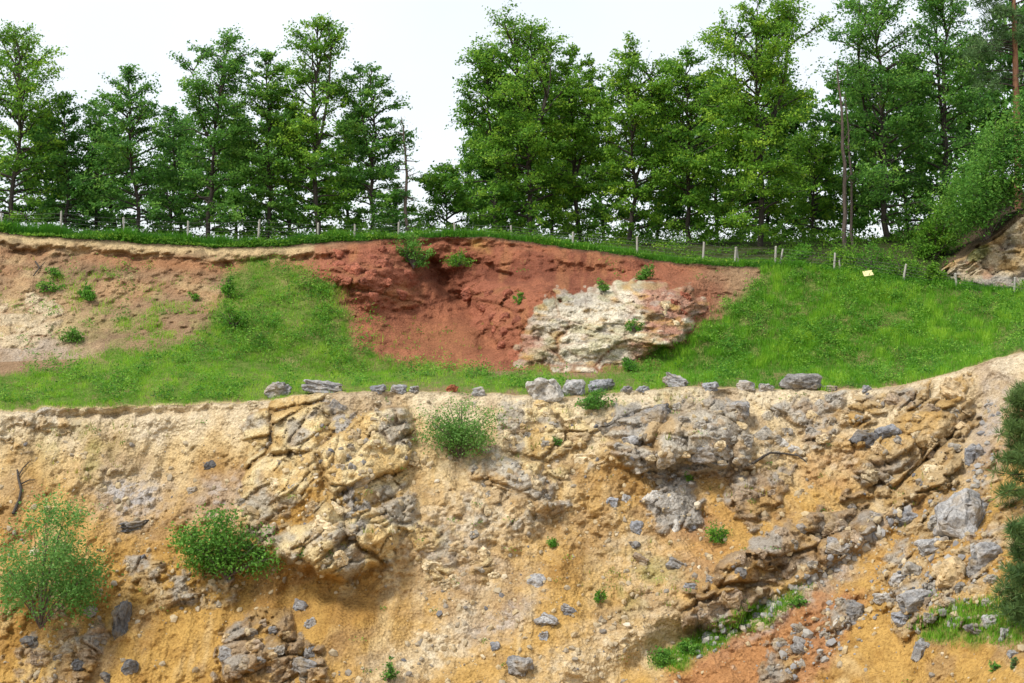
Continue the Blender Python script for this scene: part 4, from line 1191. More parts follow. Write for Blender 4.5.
# dead trunk and the thin half-dead conifer
def dead_tree(name, px, Y, top_py, r0, label, seed, leaves=0, nbr=10, blen=1.2):
    g = np.random.default_rng(seed)
    s = Y / F; zb = plateau_at(px, Y) - 0.15
    H = (HY - top_py) * s - zb
    root = empty(name, ((px - 512) * s, Y, zb), label, 'tree')
    tub = Tubes()
    hh = np.linspace(0, 1, 12)
    bend = np.cumsum(g.normal(0, 0.008, (12, 2)), 0) * H; bend[0] = 0
    tp = np.stack([bend[:, 0] - 0.035 * H * hh ** 2, bend[:, 1], hh * H], 1)
    tub.add(tp, r0 * (1 - hh) ** 0.6 + 0.02, 7)
    cs = []
    for i in range(nbr):
        br = Tubes()
        hf = g.uniform(0.35, 0.97); az = g.uniform(0, 6.28); ln = blen * g.uniform(0.3, 1) * (1.25 - hf)
        st = np.array([np.interp(hf, hh, tp[:, q]) for q in range(3)])
        t = np.linspace(0, 1, 4)
        up = g.uniform(-0.25, 0.5) if leaves else g.uniform(0.4, 1.5)
        pb = st + np.stack([np.cos(az) * ln * t, np.sin(az) * ln * t, up * ln * t], 1)
        br.add(pb, 0.035 * (1 - t) + 0.012, 4)
        link(bpy.data.objects.new('branch', br.mesh('branch', M_BARKD)), root)
        cs.append((st, pb[-1]))
    link(bpy.data.objects.new('trunk', tub.mesh('trunk', M_BARKD)), root)
    if leaves:
        S0 = np.array([a for a, b in cs]); S1 = np.array([b for a, b in cs])
        k = g.integers(len(cs), size=leaves); a = g.uniform(0.3, 1.1, leaves)[:, None]
        c = S0[k] * (1 - a) + S1[k] * a + g.normal(0, 0.1, (leaves, 3))
        v, f = leaf_quads(c, g.normal(size=(leaves, 3)) + np.array([0, 0, .6]), g.uniform(.12, .26, leaves), g, 0.4)
        cm = np_mesh('crown', v, f, 4, M_TREE2); face_attr(cm, 'shade', g.random(leaves))
        link(bpy.data.objects.new('crown', cm), root)


dead_tree('dead_tree', 845, 109, 62, 0.15, 'bare dead grey-brown trunk standing among the right trees', 5, 0, 9, 1.6)
dead_tree('dead_tree', 853, 110, 90, 0.09, 'thin bare stem just right of the thick dead trunk', 6, 0, 6, 1.0)
dead_tree('spindly_conifer', 412, 112, 116, 0.12, 'spindly half-bare conifer alone in the sky gap', 8, 420, 34, 2.2)


# ---- shrubs
def make_shrub(name, px, base_py, w, h, nleaf, mat, label, leaf=0.14, Yoff=0.0, stems=9, airy=0.0, group=None, cat='shrub', base=None, flat=0.8, seed=None, upright=0.3, parent_pt=None, stem_mat=None):
    g = np.random.default_rng(int(px * 31 + base_py * 7) if seed is None else seed)
    b = G(px, base_py) if base is None else base
    s = b.y / F
    W, H = w * s, h * s
    root = empty(name, b + Vector((0, -Yoff, -0.05)), label, cat, group)
    tub = Tubes(); cs = []
    ph1, ph2 = g.uniform(0, 6.28, 2)
    nclump = max(6, int(10 + 26 * (1 - airy) * min(1, W / 3)))
    for i in range(max(stems, nclump)):
        az = g.uniform(0, 6.28); rr = g.random() ** 0.5
        lob = 0.80 + 0.22 * math.sin(az * 2 + ph1) + 0.16 * math.sin(az * 3 + ph2)
        top = np.array([math.cos(az) * rr * W * 0.52 * lob, math.sin(az) * rr * W * 0.42 * lob, H * (0.8 + 0.25 * math.sin(az + ph2)) * (0.25 + 0.72 * (1 - rr ** 2) ** 0.5 * g.uniform(0.55, 1.0) + 0.1 * g.random())])
        t = np.linspace(0, 1, 5)[:, None]
        mid = top * np.array([0.35, 0.35, 0.6])
        pts = 2 * (1 - t) * t * mid + t * t * top
        tub.add(pts, (0.03 * (1 - t[:, 0]) + 0.007) * min(1, H / 2.0 + 0.3), 4)
        cs.append(top)
        cs.append(pts[3] + g.normal(0, 0.06 * W, 3))
        cs.append(pts[2] * np.array([1.6, 1.6, 0.8]) + g.normal(0, 0.05 * W, 3))
    cs = np.array(cs)
    wgt = g.uniform(0.1, 1, len(cs)) ** 1.5; wgt /= wgt.sum()
    k = g.choice(len(cs), nleaf, p=wgt)
    sig = W * (0.072 - 0.012 * airy)
    c = cs[k] + g.normal(size=(nleaf, 3)) * np.array([sig, sig, sig * flat])
    c[:, 2] = np.where(c[:, 2] < 0.02, np.abs(c[:, 2]) + 0.02, c[:, 2])
    nr = g.normal(size=(nleaf, 3)) * 0.7 + np.array([0, -0.25, upright + 0.4])
    tone = g.normal(0, 0.16, len(cs))
    v, f = leaf_quads(c, nr, leaf * g.uniform(0.6, 1.4, nleaf), g, 0.5)
    link(bpy.data.objects.new('stem', tub.mesh('stem', stem_mat or M_BARKD)), root)
    cm = np_mesh('foliage', v, f, 4, mat)
    face_attr(cm, 'shade', np.clip(0.5 + tone[k] + g.normal(0, 0.15, nleaf), 0, 1))
    link(bpy.data.objects.new('foliage', cm), root)
    return root


make_shrub('shrub', 46, 624, 150, 142, 11500, M_WILLOW, 'large airy grey-green shrub at the left border of the lower face', 0.15, 0.9, 24, 0.45)
make_shrub('shrub', 228, 576, 104, 76, 6500, M_SHRUB, 'bright green leafy shrub below the left end of the rock buttress', 0.17, 0.6, 12, 0.1)
make_shrub('shrub', 461, 455, 88, 66, 7500, M_WILLOW, 'round grey-green shrub just below the bench lip near the centre', 0.12, 0.5, 12, 0.0)
make_shrub('shrub', 595, 408, 38, 20, 1500, M_SHRUB, 'bright green low shrub under the grey boulders of the lip', 0.13, 0.3, 8, 0.0)
make_shrub('shrub', 414, 268, 44, 40, 1900, M_SHRUB, 'yellow-green shrub hanging over the red soil lip', 0.17, 0.3, 10, 0.35)
make_shrub('shrub', 458, 266, 30, 18, 800, M_WEED, 'darker weed clump on red soil right of the yellow-green shrub', 0.15, 0.2, 8, 0.2)
make_shrub('shrub', 645, 279, 24, 17, 800, M_SHRUB, 'bright small bush on top of the whitish outcrop, right one', 0.14, 0.2, 6, 0.0)
make_shrub('shrub', 603, 291, 17, 14, 450, M_SHRUB, 'pale small bush on top of the whitish outcrop, left one', 0.12, 0.2, 6, 0.2)
make_shrub('shrub', 519, 304, 14, 14, 350, M_WEED, 'small yellowish bush on red soil left of the whitish outcrop', 0.12, 0.1, 6, 0.3)
make_shrub('shrub', 88, 300, 24, 18, 700, M_WEED, 'green bush on brown soil, right of two in the upper left slope', 0.16, 0.1, 6, 0.1)
make_shrub('shrub', 50, 291, 30, 12, 500, M_WEED, 'dark low bush on brown soil, left of two in the upper left slope', 0.15, 0.1, 6, 0.2)
make_shrub('shrub', 56, 276, 20, 11, 350, M_WEED, 'small green bush highest on the brown upper left slope', 0.14, 0.1, 6, 0.2)
make_shrub('shrub', 75, 341, 30, 15, 700, M_SHRUB, 'broad bright green bush low on the brown upper left slope', 0.15, 0.1, 6, 0.1)
make_shrub('shrub', 229, 298, 18, 26, 800, M_WEED, 'upright dark green bush at the top left edge of the grass tongue', 0.15, 0.1, 6, 0.0)
make_shrub('shrub', 234, 328, 34, 30, 1300, M_WEED, 'wide dark green bush on the left edge of the grass tongue', 0.15, 0.1, 8, 0.2)
make_shrub('shrub', 196, 300, 16, 9, 260, M_WEED, 'tiny green bush on reddish soil left of the grass tongue', 0.13, 0.1, 5, 0.2)
make_shrub('shrub', 634, 330, 20, 14, 400, M_WEED, 'dark scrubby weed in the cleft of the whitish outcrop', 0.13, 0.1, 6, 0.4)
make_shrub('shrub', 630, 370, 26, 14, 600, M_WEED, 'dark weed at the foot of the whitish outcrop', 0.13, 0.1, 6, 0.2)
make_shrub('shrub', 717, 541, 36, 18, 900, M_WEED, 'flat dark green weed patch beside the sandy path in mid face', 0.12, 0.1, 7, 0.2)
make_shrub('shrub', 553, 546, 16, 10, 380, M_WEED, 'small dark green tuft in the middle of the face', 0.10, 0.1, 5, 0.0)
make_shrub('shrub', 598, 601, 16, 14, 420, M_WEED, 'small green tuft on bare ochre earth below mid face', 0.10, 0.1, 5, 0.0)
make_shrub('shrub', 389, 680, 20, 24, 520, M_SHRUB, 'yellow-green tuft at the bottom border left of centre', 0.11, 0.1, 6, 0.3)
make_shrub('shrub', 660, 664, 34, 20, 900, M_SHRUB, 'dense green weed at the lower tip of the grass strip', 0.13, 0.1, 6, 0.0)
make_shrub('shrub', 690, 652, 26, 16, 600, M_SHRUB, 'green weed next to the one at the tip of the grass strip', 0.13, 0.1, 6, 0.0)
make_shrub('shrub', 798, 606, 24, 12, 450, M_SHRUB, 'low green weed at the upper end of the grass strip', 0.12, 0.1, 6, 0.1)
make_shrub('shrub', 556, 444, 14, 12, 260, M_SHRUB, 'tiny green bush among pale blocks below the whitish boulder', 0.10, 0.1, 5, 0.2)
make_shrub('shrub', 994, 670, 16, 14, 240, M_SHRUB, 'tiny yellow-green seedling near the lower right corner, left one', 0.10, 0.1, 5, 0.4)
make_shrub('shrub', 1012, 668, 12, 14, 220, M_PINE, 'tiny dark seedling near the lower right corner, right one', 0.10, 0.1, 5, 0.3)
make_shrub('shrub', 690, 480, 12, 14, 220, M_WEED, 'tiny weed beside the grey block below the jointed outcrop', 0.10, 0.1, 5, 0.3)


# ---- pines
def needle_clumps(root, centres, rad, n, size, mat, g, name='foliage', asp=0.09):
    c0 = np.repeat(centres, n, 0); m = len(c0)
    d = g.normal(size=(m, 3)); d[:, 2] += 0.5
    d /= np.linalg.norm(d, axis=1)[:, None]
    rr = np.repeat(rad, n)
    a = c0 + d * (rr * g.uniform(0.1, 0.75, m))[:, None]
    ln = size * g.uniform(0.7, 1.3, m)
    bt = np.cross(d, g.normal(size=(m, 3))); bt /= np.linalg.norm(bt, axis=1)[:, None] + 1e-9
    w = (ln * asp)[:, None]
    v = np.stack([a - bt * w, a + bt * w, a + d * ln[:, None]], 1).reshape(-1, 3)
    me = np_mesh('foliage', v, np.arange(3 * m).reshape(m, 3), 3, mat)
    tone = np.repeat(g.normal(0, 0.15, len(centres)), n)
    face_attr(me, 'shade', np.clip(0.45 + tone + g.normal(0, 0.15, m), 0, 1))
    return link(bpy.data.objects.new(name, me), root)


def pine_shrub(px, py, w, h, Yoff, label, seed, nclump=90):
    g = np.random.default_rng(seed)
    b = G(px, py); b.y -= 0.2
    s = b.y / F
    W, H = w * s, h * s
    root = empty('pine_shrub', b, label, 'shrub', 'dark pine shrubs at the right border')
    tub = Tubes()
    tub.add([(0, 0, -0.2), (0.05, 0, H * 0.5), (0, 0, H)], [0.07, 0.05, 0.015], 6)
    cen = []
    for i in range(nclump):
        hf = g.random(); az = g.uniform(0, 6.28)
        rad = W * 0.5 * (1 - 0.55 * hf ** 2) * g.uniform(0.35, 1.0)
        st = np.array([0, 0, H * hf * 0.85]); en = np.array([math.cos(az) * rad, math.sin(az) * rad, H * (-0.06 + hf * 1.0) + 0.12 * rad])
        tub.add([st, (st + en) / 2 - np.array([0, 0, 0.05]), en], [0.022, 0.016, 0.008], 4)
        cen.append(en); cen.append(st * 0.35 + en * 0.65)
    link(bpy.data.objects.new('stem', tub.mesh('stem', M_BARK)), root)
    needle_clumps(root, np.array(cen), np.full(len(cen), 0.30), 75, 0.30, M_PINE, g, asp=0.055)


pine_shrub(1024, 506, 70, 128, 0, 'dark blue-green pine shrub at the right border, upper of two', 3, 90)
pine_shrub(1030, 622, 76, 108, 0, 'dark blue-green pine shrub at the right border, lower of two', 4, 90)


# ------------------------------------------------------------------ rocky hillside at the far right behind the fence
hc = np.concatenate([np.arange(905, 1064, 1.6), np.arange(1066, 1400, 6.0)])
HT = [(905, 286), (930, 278), (945, 266), (960, 254), (985, 240), (1005, 228), (1024, 212), (1100, 178), (1250, 150), (1400, 140)]
htop = tab(hc, HT) + 5 * fbm(np.stack([hc / 14, hc * 0, hc * 0], 1), 3, 17)
NH = 70
th = np.linspace(0, 1, NH)[:, None]
hbot = tab(hc, [(905, 292), (960, 300), (1024, 306), (1100, 312), (1400, 330)])
PYH = hbot[None, :] + (htop - hbot)[None, :] * th
PXH = np.broadcast_to(hc[None, :], PYH.shape).copy()
YH = 100.6 + 3.4 * th + 0 * PYH + (np.maximum(0, 960 - hc) * 0.05)[None, :]
px_, py_, Y_ = PXH.ravel(), PYH.ravel(), YH.ravel()
ph = pos(px_, py_, Y_)
q = ph / 2.0 + 0.25 * np.stack([fbm(ph, 2, 1), fbm(ph, 2, 2), fbm(ph, 2, 3)], 1)
f1, f2, h, off = worley(q * np.array([1.0, .8, 1.3]), 900)
g1, g2, gh, goff = worley(q * 2.4, 930)
tow = 0.8 * ((h - .5) * 1.3 + ((h * 7.3) % 1 - .5) * 1.4 * off[:, 0] + 0.9 * off[:, 2] - 0.25 * (1 - sstep(0, .12, f2 - f1))) \
    + 0.4 * ((gh - .5) * 1.2 + ((gh * 7.3) % 1 - .5) * 1.3 * goff[:, 0] + 0.7 * goff[:, 2]) + 0.7 * fbm(ph / 2.5, 4, 7) + 0.2 * fbm(ph / .5, 3, 8)
tow *= sstep(0, 0.06, 1 - np.repeat(th[:, 0], len(hc)))
n1 = fbm(ph / 3, 3, 12); n2 = fbm(ph / .9, 3, 13)
ch = np.tile(TINT['sandrock'], (len(Y_), 1))
ch = blend(ch, 'grey', sstep(-0.15, 0.3, n1 + 0.5 * n2) * 0.9)
ch = blend(ch, 'rust', sstep(0.1, 0.45, n2 - 0.3 * n1) * 0.55)
ch = blend(ch, 'ochre', sstep(0.05, 0.35, fbm(ph / 1.9, 3, 19)) * 0.6)
ch = blend(ch, 'grassbase', sstep(0.28, 0.45, fbm(ph / 1.7, 3, 15)) * 0.6)
Vh = pos(px_, py_, Y_ - tow).reshape(NH, len(hc), 3)
backr = [Vh[-1] + np.array([0, d, 0.02 * d]) for d in (2.0, 8.0, 40.0)]
Vh = np.concatenate([Vh] + [b[None] for b in backr], 0)
ch = np.concatenate([ch, np.tile(TINT['humus'], (3 * len(hc), 1))], 0)
ch[(NH - 5) * len(hc):NH * len(hc)] = TINT['humus'] * 1.6
me = np_mesh('rocky_hillside', Vh.reshape(-1, 3), grid_faces(NH + 3, len(hc)), 4, M_FACE, True)
point_col(me, 'tint', ch)
link(bpy.data.objects.new('rocky_hillside', me), None, 'structure')


def hill_pt(px, py):
    c = int(np.argmin(abs(hc - px)))
    Yv = float(np.interp(-py, -PYH[:, c], (Y_ - tow).reshape(NH, len(hc))[:, c]))
    return P(px, py, Yv)


make_shrub('hillside_shrub', 985, 238, 118, 140, 14000, M_TREE2, 'big rounded bright green bush covering the rocky hillside', 0.22, 0.4, 30, 0.0, base=P(985, 242, 104.6), upright=0.5)
make_shrub('hillside_shrub', 1040, 196, 110, 112, 9000, M_TREE2, 'darker big bush at the right border on the rocky hillside', 0.22, 0.4, 30, 0.0, base=P(1040, 206, 105.0), upright=0.5)
make_shrub('hillside_shrub', 932, 262, 56, 66, 5000, M_TREE, 'green bush left of the rocky hillside behind the fence', 0.20, 0.4, 14, 0.0, base=P(932, 262, 107))
HSH = [(936, 284, 26, 14), (1005, 302, 30, 4), (905, 282, 50, 28), (872, 274, 46, 20), (838, 268, 40, 18), (800, 264, 36, 14), (1040, 302, 40, 20)]
for i, (x, b, w, h) in enumerate(HSH):
    Yb = float(np.interp(x, cols, lip_Y)) + (2.0 if x < 920 else 0.5)
    lab = ['leafy scrub clump at the foot of the rocky hillside', 'low scrub clump below the bare rock of the hillside near the right border', 'scrub clump behind the fence left of the rocky hillside',
           'scrub clump behind the fence right of the pale yellow board', 'scrub clump behind the fence left of the pale yellow board', 'small scrub clump behind the fence under the highest tree',
           'scrub clump at the right border behind the fence'][i]
    make_shrub('scrub', x, b, w, h + 8, 1500, M_WEED if i % 2 else M_TREE, lab, 0.17, 0, 10, 0.1, group='scrub behind the fence', base=P(x, b, Yb))

# pine on the hillside
g = np.random.default_rng(77)
pb = P(1019, 205, 110)
root = empty('pine_tree', pb, 'tall pine with reddish trunk at the top right corner', 'tree')
s = 110 / F
tub = Tubes()
Hp = 290 * s
hh = np.linspace(0, 1, 9)
tpts = np.stack([-0.25 * hh * 2, 0 * hh, hh * Hp - 0.5], 1)
tub.add(tpts, 0.27 * (1 - hh) ** 0.6 + 0.03, 8)
link(bpy.data.objects.new('trunk', tub.mesh('trunk', M_BARKP)), root)
cen = []
for i in range(46):
    br = Tubes()
    hf = g.uniform(0.42, 1.0); az = g.uniform(0, 6.28); ln = 4.2 * (1.1 - 0.75 * (hf - 0.42)) * g.uniform(0.5, 1)
    st = np.array([np.interp(hf, hh, tpts[:, q]) for q in range(3)])
    t = np.linspace(0, 1, 5)
    pbn = st + np.stack([np.cos(az) * ln * t, np.sin(az) * ln * t, ln * (0.25 * t - 0.30 * t ** 2)], 1)
    br.add(pbn, 0.06 * (1 - t) + 0.012, 4)
    link(bpy.data.objects.new('branch', br.mesh('branch', M_BARK)), root)
    for k in range(9):
        a = g.uniform(0.35, 1.05)
        cen.append(st * (1 - a) + pbn[-1] * a + g.normal(0, 0.35, 3) * np.array([1, 1, 0.5]))
needle_clumps(root, np.array(cen), np.full(len(cen), 0.45), 34, 0.34, M_PINE, g, 'crown', asp=0.09)

# ------------------------------------------------------------------ grass
GZ = np.array(GRASS_ZONE, float)


def blades(px, py, base, hgt, nbl, g, mat, name, label, tone, wid=0.022, spread=0.10):
    n = len(base)
    b = np.repeat(base, nbl, 0); m = len(b)
    b = b + g.normal(size=(m, 3)) * np.array([spread, spread, 0.0])
    az = g.uniform(0, 6.28, m); lean = g.uniform(0.1, 0.75, m)
    h = np.repeat(hgt, nbl) * g.uniform(0.55, 1.2, m)
    d = np.stack([np.cos(az) * lean, np.sin(az) * lean, np.ones(m)], 1)
    tip = b + d * h[:, None]
    sd = np.stack([-np.sin(az), np.cos(az), np.zeros(m)], 1) * (wid * (0.6 + h / 0.35))[:, None]
    v = np.stack([b - sd - np.array([0, 0, 0.04]), b + sd - np.array([0, 0, 0.04]), tip], 1).reshape(-1, 3)
    me = np_mesh(name, v, np.arange(3 * m).reshape(m, 3), 3, mat)
    face_attr(me, 'shade', np.clip(np.repeat(tone, nbl) + g.normal(0, 0.13, m), 0, 1))
    return link(bpy.data.objects.new(name, me), None, 'stuff', label, 'grass')


g = np.random.default_rng(21)
N0 = 210000
gx = g.uniform(-200, 1200, N0); gy = g.uniform(258, 418, N0)
wx, wy = warped(gx, gy, 11, 16, 21)
wx, wy = warped(wx, wy, 5, 6, 23)
sd = poly_sd(wx, wy, GRASS_ZONE)
big = fbm(np.stack([gx / 26, gy / 14, gx * 0], 1), 4, 3); sml = fbm(np.stack([gx / 7, gy / 5, gx * 0], 1), 2, 4)
right = sstep(620, 700, gx)
thin = 1 - 0.75 * (1 - right) * sstep(0.05, 0.4, big + 0.4 * sml)
tong = ell(gx, gy, 280, 300, 70, 40)
pr = sstep(-9, 9, sd) * thin * (1 - 0.25 * tong)
pr += 0.75 * ell(gx, gy, 155, 332, 75, 30) * sstep(-0.05, 0.25, big) + 0.3 * ell(gx, gy, 60, 285, 60, 30) * sstep(0.1, 0.3, big + 0.3 * sml) + 0.35 * ell(gx, gy, 330, 345, 20, 40) + 0.10 * ell(gx, gy, 380, 350, 60, 20)
edge_here = np.interp(gx, cols, y_edge); top_here = np.interp(gx, cols, y_top)
k = (g.random(N0) < pr * 0.92) & (gy < edge_here - 0.3) & (gy > top_here)
gx, gy, big, sml, right = gx[k], gy[k], big[k], sml[k], right[k]
base = ground(gx, gy)
hg = (0.19 + 0.12 * right) * (1 + 1.1 * sml + 0.8 * big) * np.where(ell(gx, gy, 600, 385, 400, 10) > .3, 1.0, 1.0)
tone = 0.58 + 0.65 * big + 0.50 * sml - 0.20 * right + 0.15 * ell(gx, gy, 300, 395, 300, 20)
blades(gx, gy, base, np.clip(hg * 0.75, 0.06, 0.7), 4, g, M_GRASS, 'grass', 'bright green grass covering the bench and the right slope', tone, 0.013)

# taller weeds on the plateau lip
n = 14000
lx = g.uniform(-120, 1150, n)
offY = g.random(n) ** 1.6 * 3.0
lY = np.interp(lx, cols, lip_Y) + offY
lz = plateau_z(np.interp(lx, cols, lip_z), offY)
lb = np.stack([(lx - 512) * lY / F, lY, lz], 1)
nn = fbm(np.stack([lx / 14, offY, lx * 0], 1), 3, 8)
hh_ = np.interp(lx, [0, 330, 400, 560, 700, 900], [0.55, 0.42, 0.34, 0.25, 0.22, 0.22]) * (1 + 1.5 * nn) + 0.08
blades(lx, lx, lb, np.clip(hh_, 0.1, 1.2), 6, g, M_GRASS, 'lip_grass', 'tall darker grass and weeds fringing the upper quarry lip', 0.18 + 0.5 * nn - 0.16 * (lx < 330), 0.016)

# sparse grass on the lower face
n = 26000
sx = g.uniform(-30, 1054, n); sy = g.uniform(388, 700, n)
wx, wy = warped(sx, sy, 8, 12, 33)
pr = 0.5 * ell(wx, wy, 82, 452, 34, 30) + 0.35 * ell(wx, wy, 640, 580, 40, 22) + 0.4 * ell(wx, wy, 655, 400, 45, 9) + 0.12 * ell(wx, wy, 500, 440, 120, 30) \
    + 0.25 * ell(wx, wy, 730, 500, 40, 25) + 0.2 * ell(wx, wy, 340, 540, 50, 14) + 0.22 * ell(wx, wy, 120, 425, 60, 10) + 0.2 * ell(wx, wy, 960, 500, 60, 25)
pr *= sstep(-0.1, 0.3, fbm(np.stack([sx / 8, sy / 8, sx * 0], 1), 3, 2)) * 1.4
k = (g.random(n) < pr * 0.7) & (sy > np.interp(sx, cols, y_edge) + 1)
blades(sx[k], sy[k], ground(sx[k], sy[k]), g.uniform(0.10, 0.28, k.sum()), 4, g, M_GRASSDRY, 'sparse_grass', 'thin yellowish grass growing in patches on the lower face', g.uniform(0.2, 0.8, k.sum()))
n = 14000
sx = g.uniform(630, 1060, n); sy = g.uniform(575, 680, n)
wx, wy = warped(sx, sy, 8, 12, 33)
pr = sstep(-4, 5, poly_sd(wx, wy, [(648, 664), (700, 632), (760, 602), (810, 586), (800, 600), (730, 640), (680, 668)])) + 0.8 * sstep(-6, 8, poly_sd(wx, wy, [(915, 622), (960, 602), (1040, 600), (1060, 645), (960, 642), (925, 640)]))
k = g.random(n) < pr * sstep(-0.7, -0.1, fbm(np.stack([sx / 9, sy / 7, sx * 0], 1), 3, 12))
blades(sx[k], sy[k], ground(sx[k], sy[k]), g.uniform(0.10, 0.28, k.sum()), 6, g, M_GRASS, 'strip_grass', 'fresh green grass in a diagonal strip and a patch low on the right face', g.uniform(0.35, 0.9, k.sum()), 0.014)

# broad-leaved weed cover in the grass: dark and light clumps
n = 11000
wxp = g.uniform(-60, 1100, n); wyp = g.uniform(262, 405, n)
a, b = warped(wxp, wyp, 9, 14, 21)
cl = fbm(np.stack([wxp / 18, wyp / 12, wxp * 0 + 3], 1), 3, 6)
a, b = warped(a, b, 5, 6, 23)
thinw = 0.30 * ell(wxp, wyp, 120, 305, 110, 40) + 0.25 * ell(wxp, wyp, 350, 345, 50, 30) + 0.12 * ell(wxp, wyp, 600, 270, 120, 20)
k = (g.random(n) < np.where(poly_sd(a, b, GRASS_ZONE) > 1, sstep(-0.12, 0.3, cl), thinw * sstep(-0.05, 0.3, cl))) & (wyp < np.interp(wxp, cols, y_edge) - 2) & (wyp > np.interp(wxp, cols, y_top) + 2)
wb = ground(wxp[k], wyp[k]); m = len(wb); nl = 26
c = np.repeat(wb, nl, 0) + np.abs(g.normal(size=(m * nl, 3))) * np.array([0, 0, 0.30]) * np.repeat(g.uniform(0.3, 1.6, m), nl)[:, None] + g.normal(size=(m * nl, 3)) * np.array([0.24, 0.24, 0.02]) + np.array([0, 0, 0.05])
v, f = leaf_quads(c, g.normal(size=(m * nl, 3)) * 0.6 + np.array([0, -0.2, 1]), g.uniform(0.08, 0.19, m * nl), g, 0.5)
me = np_mesh('ground_weeds', v, f, 4, M_WEED)
face_attr(me, 'shade', np.clip(np.repeat(g.normal(0.58, 0.3, m), nl) + g.normal(0, .12, m * nl), 0, 1))
link(bpy.data.objects.new('ground_weeds', me), None, 'stuff', 'low broad-leaved weeds mixed into the grass of bench and slope', 'weeds')

n = 1500
fx = g.uniform(-20, 1044, n); fy = g.uniform(395, 690, n)
pr = 0.10 + 0.5 * ell(fx, fy, 350, 540, 60, 20) + 0.35 * ell(fx, fy, 660, 398, 60, 12) + 0.4 * ell(fx, fy, 730, 495, 50, 25) + 0.5 * ell(fx, fy, 960, 605, 60, 30) + 0.35 * ell(fx, fy, 640, 580, 45, 25) \
    + 0.3 * ell(fx, fy, 85, 450, 40, 30) + 0.3 * ell(fx, fy, 500, 530, 60, 40) + 0.25 * ell(fx, fy, 900, 460, 60, 40)
pr *= sstep(-0.05, 0.3, fbm(np.stack([fx / 15, fy / 12, fx * 0], 1), 3, 44))
k = (g.random(n) < pr) & (fy > np.interp(fx, cols, y_edge) + 3)
fb = ground(fx[k], fy[k]); m = len(fb); nl = 16
c = np.repeat(fb, nl, 0) + g.normal(size=(m * nl, 3)) * np.array([0.16, 0.08, 0.07]) + np.array([0, -0.06, 0.07])
v, f = leaf_quads(c, g.normal(size=(m * nl, 3)) * 0.6 + np.array([0, -0.5, 0.8]), g.uniform(0.05, 0.13, m * nl), g, 0.5)
me = np_mesh('face_weeds', v, f, 4, M_WEED)
face_attr(me, 'shade', np.clip(np.repeat(g.normal(0.55, 0.22, m), nl) + g.normal(0, .12, m * nl), 0, 1))
link(bpy.data.objects.new('face_weeds', me), None, 'stuff', 'tiny green weeds growing in cracks of the lower face', 'weeds')

# shaded undergrowth under the trees
n = 2300
ux = np.where(np.arange(n) < 1550, g.uniform(-60, 960, n), g.uniform(-60, 420, n)); uo = np.where(np.arange(n) < 1100, g.uniform(4.5, 20, n), g.uniform(-0.1, 3.0, n))
uY = np.interp(ux, cols, lip_Y) + uo
uz = plateau_z(np.interp(ux, cols, lip_z), uo)
ub = np.stack([(ux - 512) * uY / F, uY, uz], 1)
uh = np.clip(0.5 + 0.9 * fbm(np.stack([ux / 20, uo / 3, ux * 0], 1), 3, 10), 0.15, 1.6) * np.where(np.arange(n) < 1100, 1.5, 0.65)
nl = 46
c = np.repeat(ub, nl, 0) + g.normal(size=(n * nl, 3)) * np.array([0.4, 0.4, 0]) + (g.random(n * nl) * np.repeat(uh, nl))[:, None] * np.array([0, 0, 1.0])
v, f = leaf_quads(c, g.normal(size=(n * nl, 3)) * 0.7 + np.array([0, -0.2, .8]), g.uniform(0.1, 0.24, n * nl), g, 0.5)
me = np_mesh('undergrowth', v, f, 4, M_TREE)
face_attr(me, 'shade', np.clip(np.repeat(g.normal(0.4, 0.2, n), nl) + g.normal(0, .12, n * nl), 0, 1))
link(bpy.data.objects.new('undergrowth', me), None, 'stuff', 'dark leafy undergrowth between the fence and the trees', 'undergrowth')

# ------------------------------------------------------------------ fence
def post_mesh(seed):
    r = random.Random(seed)
    bm = bmesh.new()
    bmesh.ops.create_cone(bm, cap_ends=True, segments=9, radius1=0.075, radius2=0.065, depth=1.0, matrix=Matrix.Translation((0, 0, 0.5)))
    bmesh.ops.subdivide_edges(bm, edges=[e for e in bm.edges if abs(e.verts[0].co.z - e.verts[1].co.z) > 0.5], cuts=3)
    for v in bm.verts:
        v.co.x += r.gauss(0, 0.004) + 0.02 * math.sin(v.co.z * 2.5 + seed)
        v.co.y += r.gauss(0, 0.004)
        if v.co.z > 0.97: v.co.z += 0.06 * (v.co.x * 10 * 0.5)
    me = bpy.data.meshes.new('post'); bm.to_mesh(me); bm.free()
    me.materials.append(M_POST)
    return me


def m_wire():
    m, n, l, b = new_mat('galvanised_wire')
    geo = n.new('ShaderNodeNewGeometry')
    nt = noise_tex(n, l, geo.outputs['Position'], 3, 2)
    l.new(ramp(n, nt.outputs['Fac'], [(0.3, (0.12, 0.12, 0.12)), (0.7, (0.22, 0.22, 0.21))], l), b.inputs['Base Color'])
    b.inputs['Metallic'].default_value = 0.6; b.inputs['Roughness'].default_value = 0.5
    return m


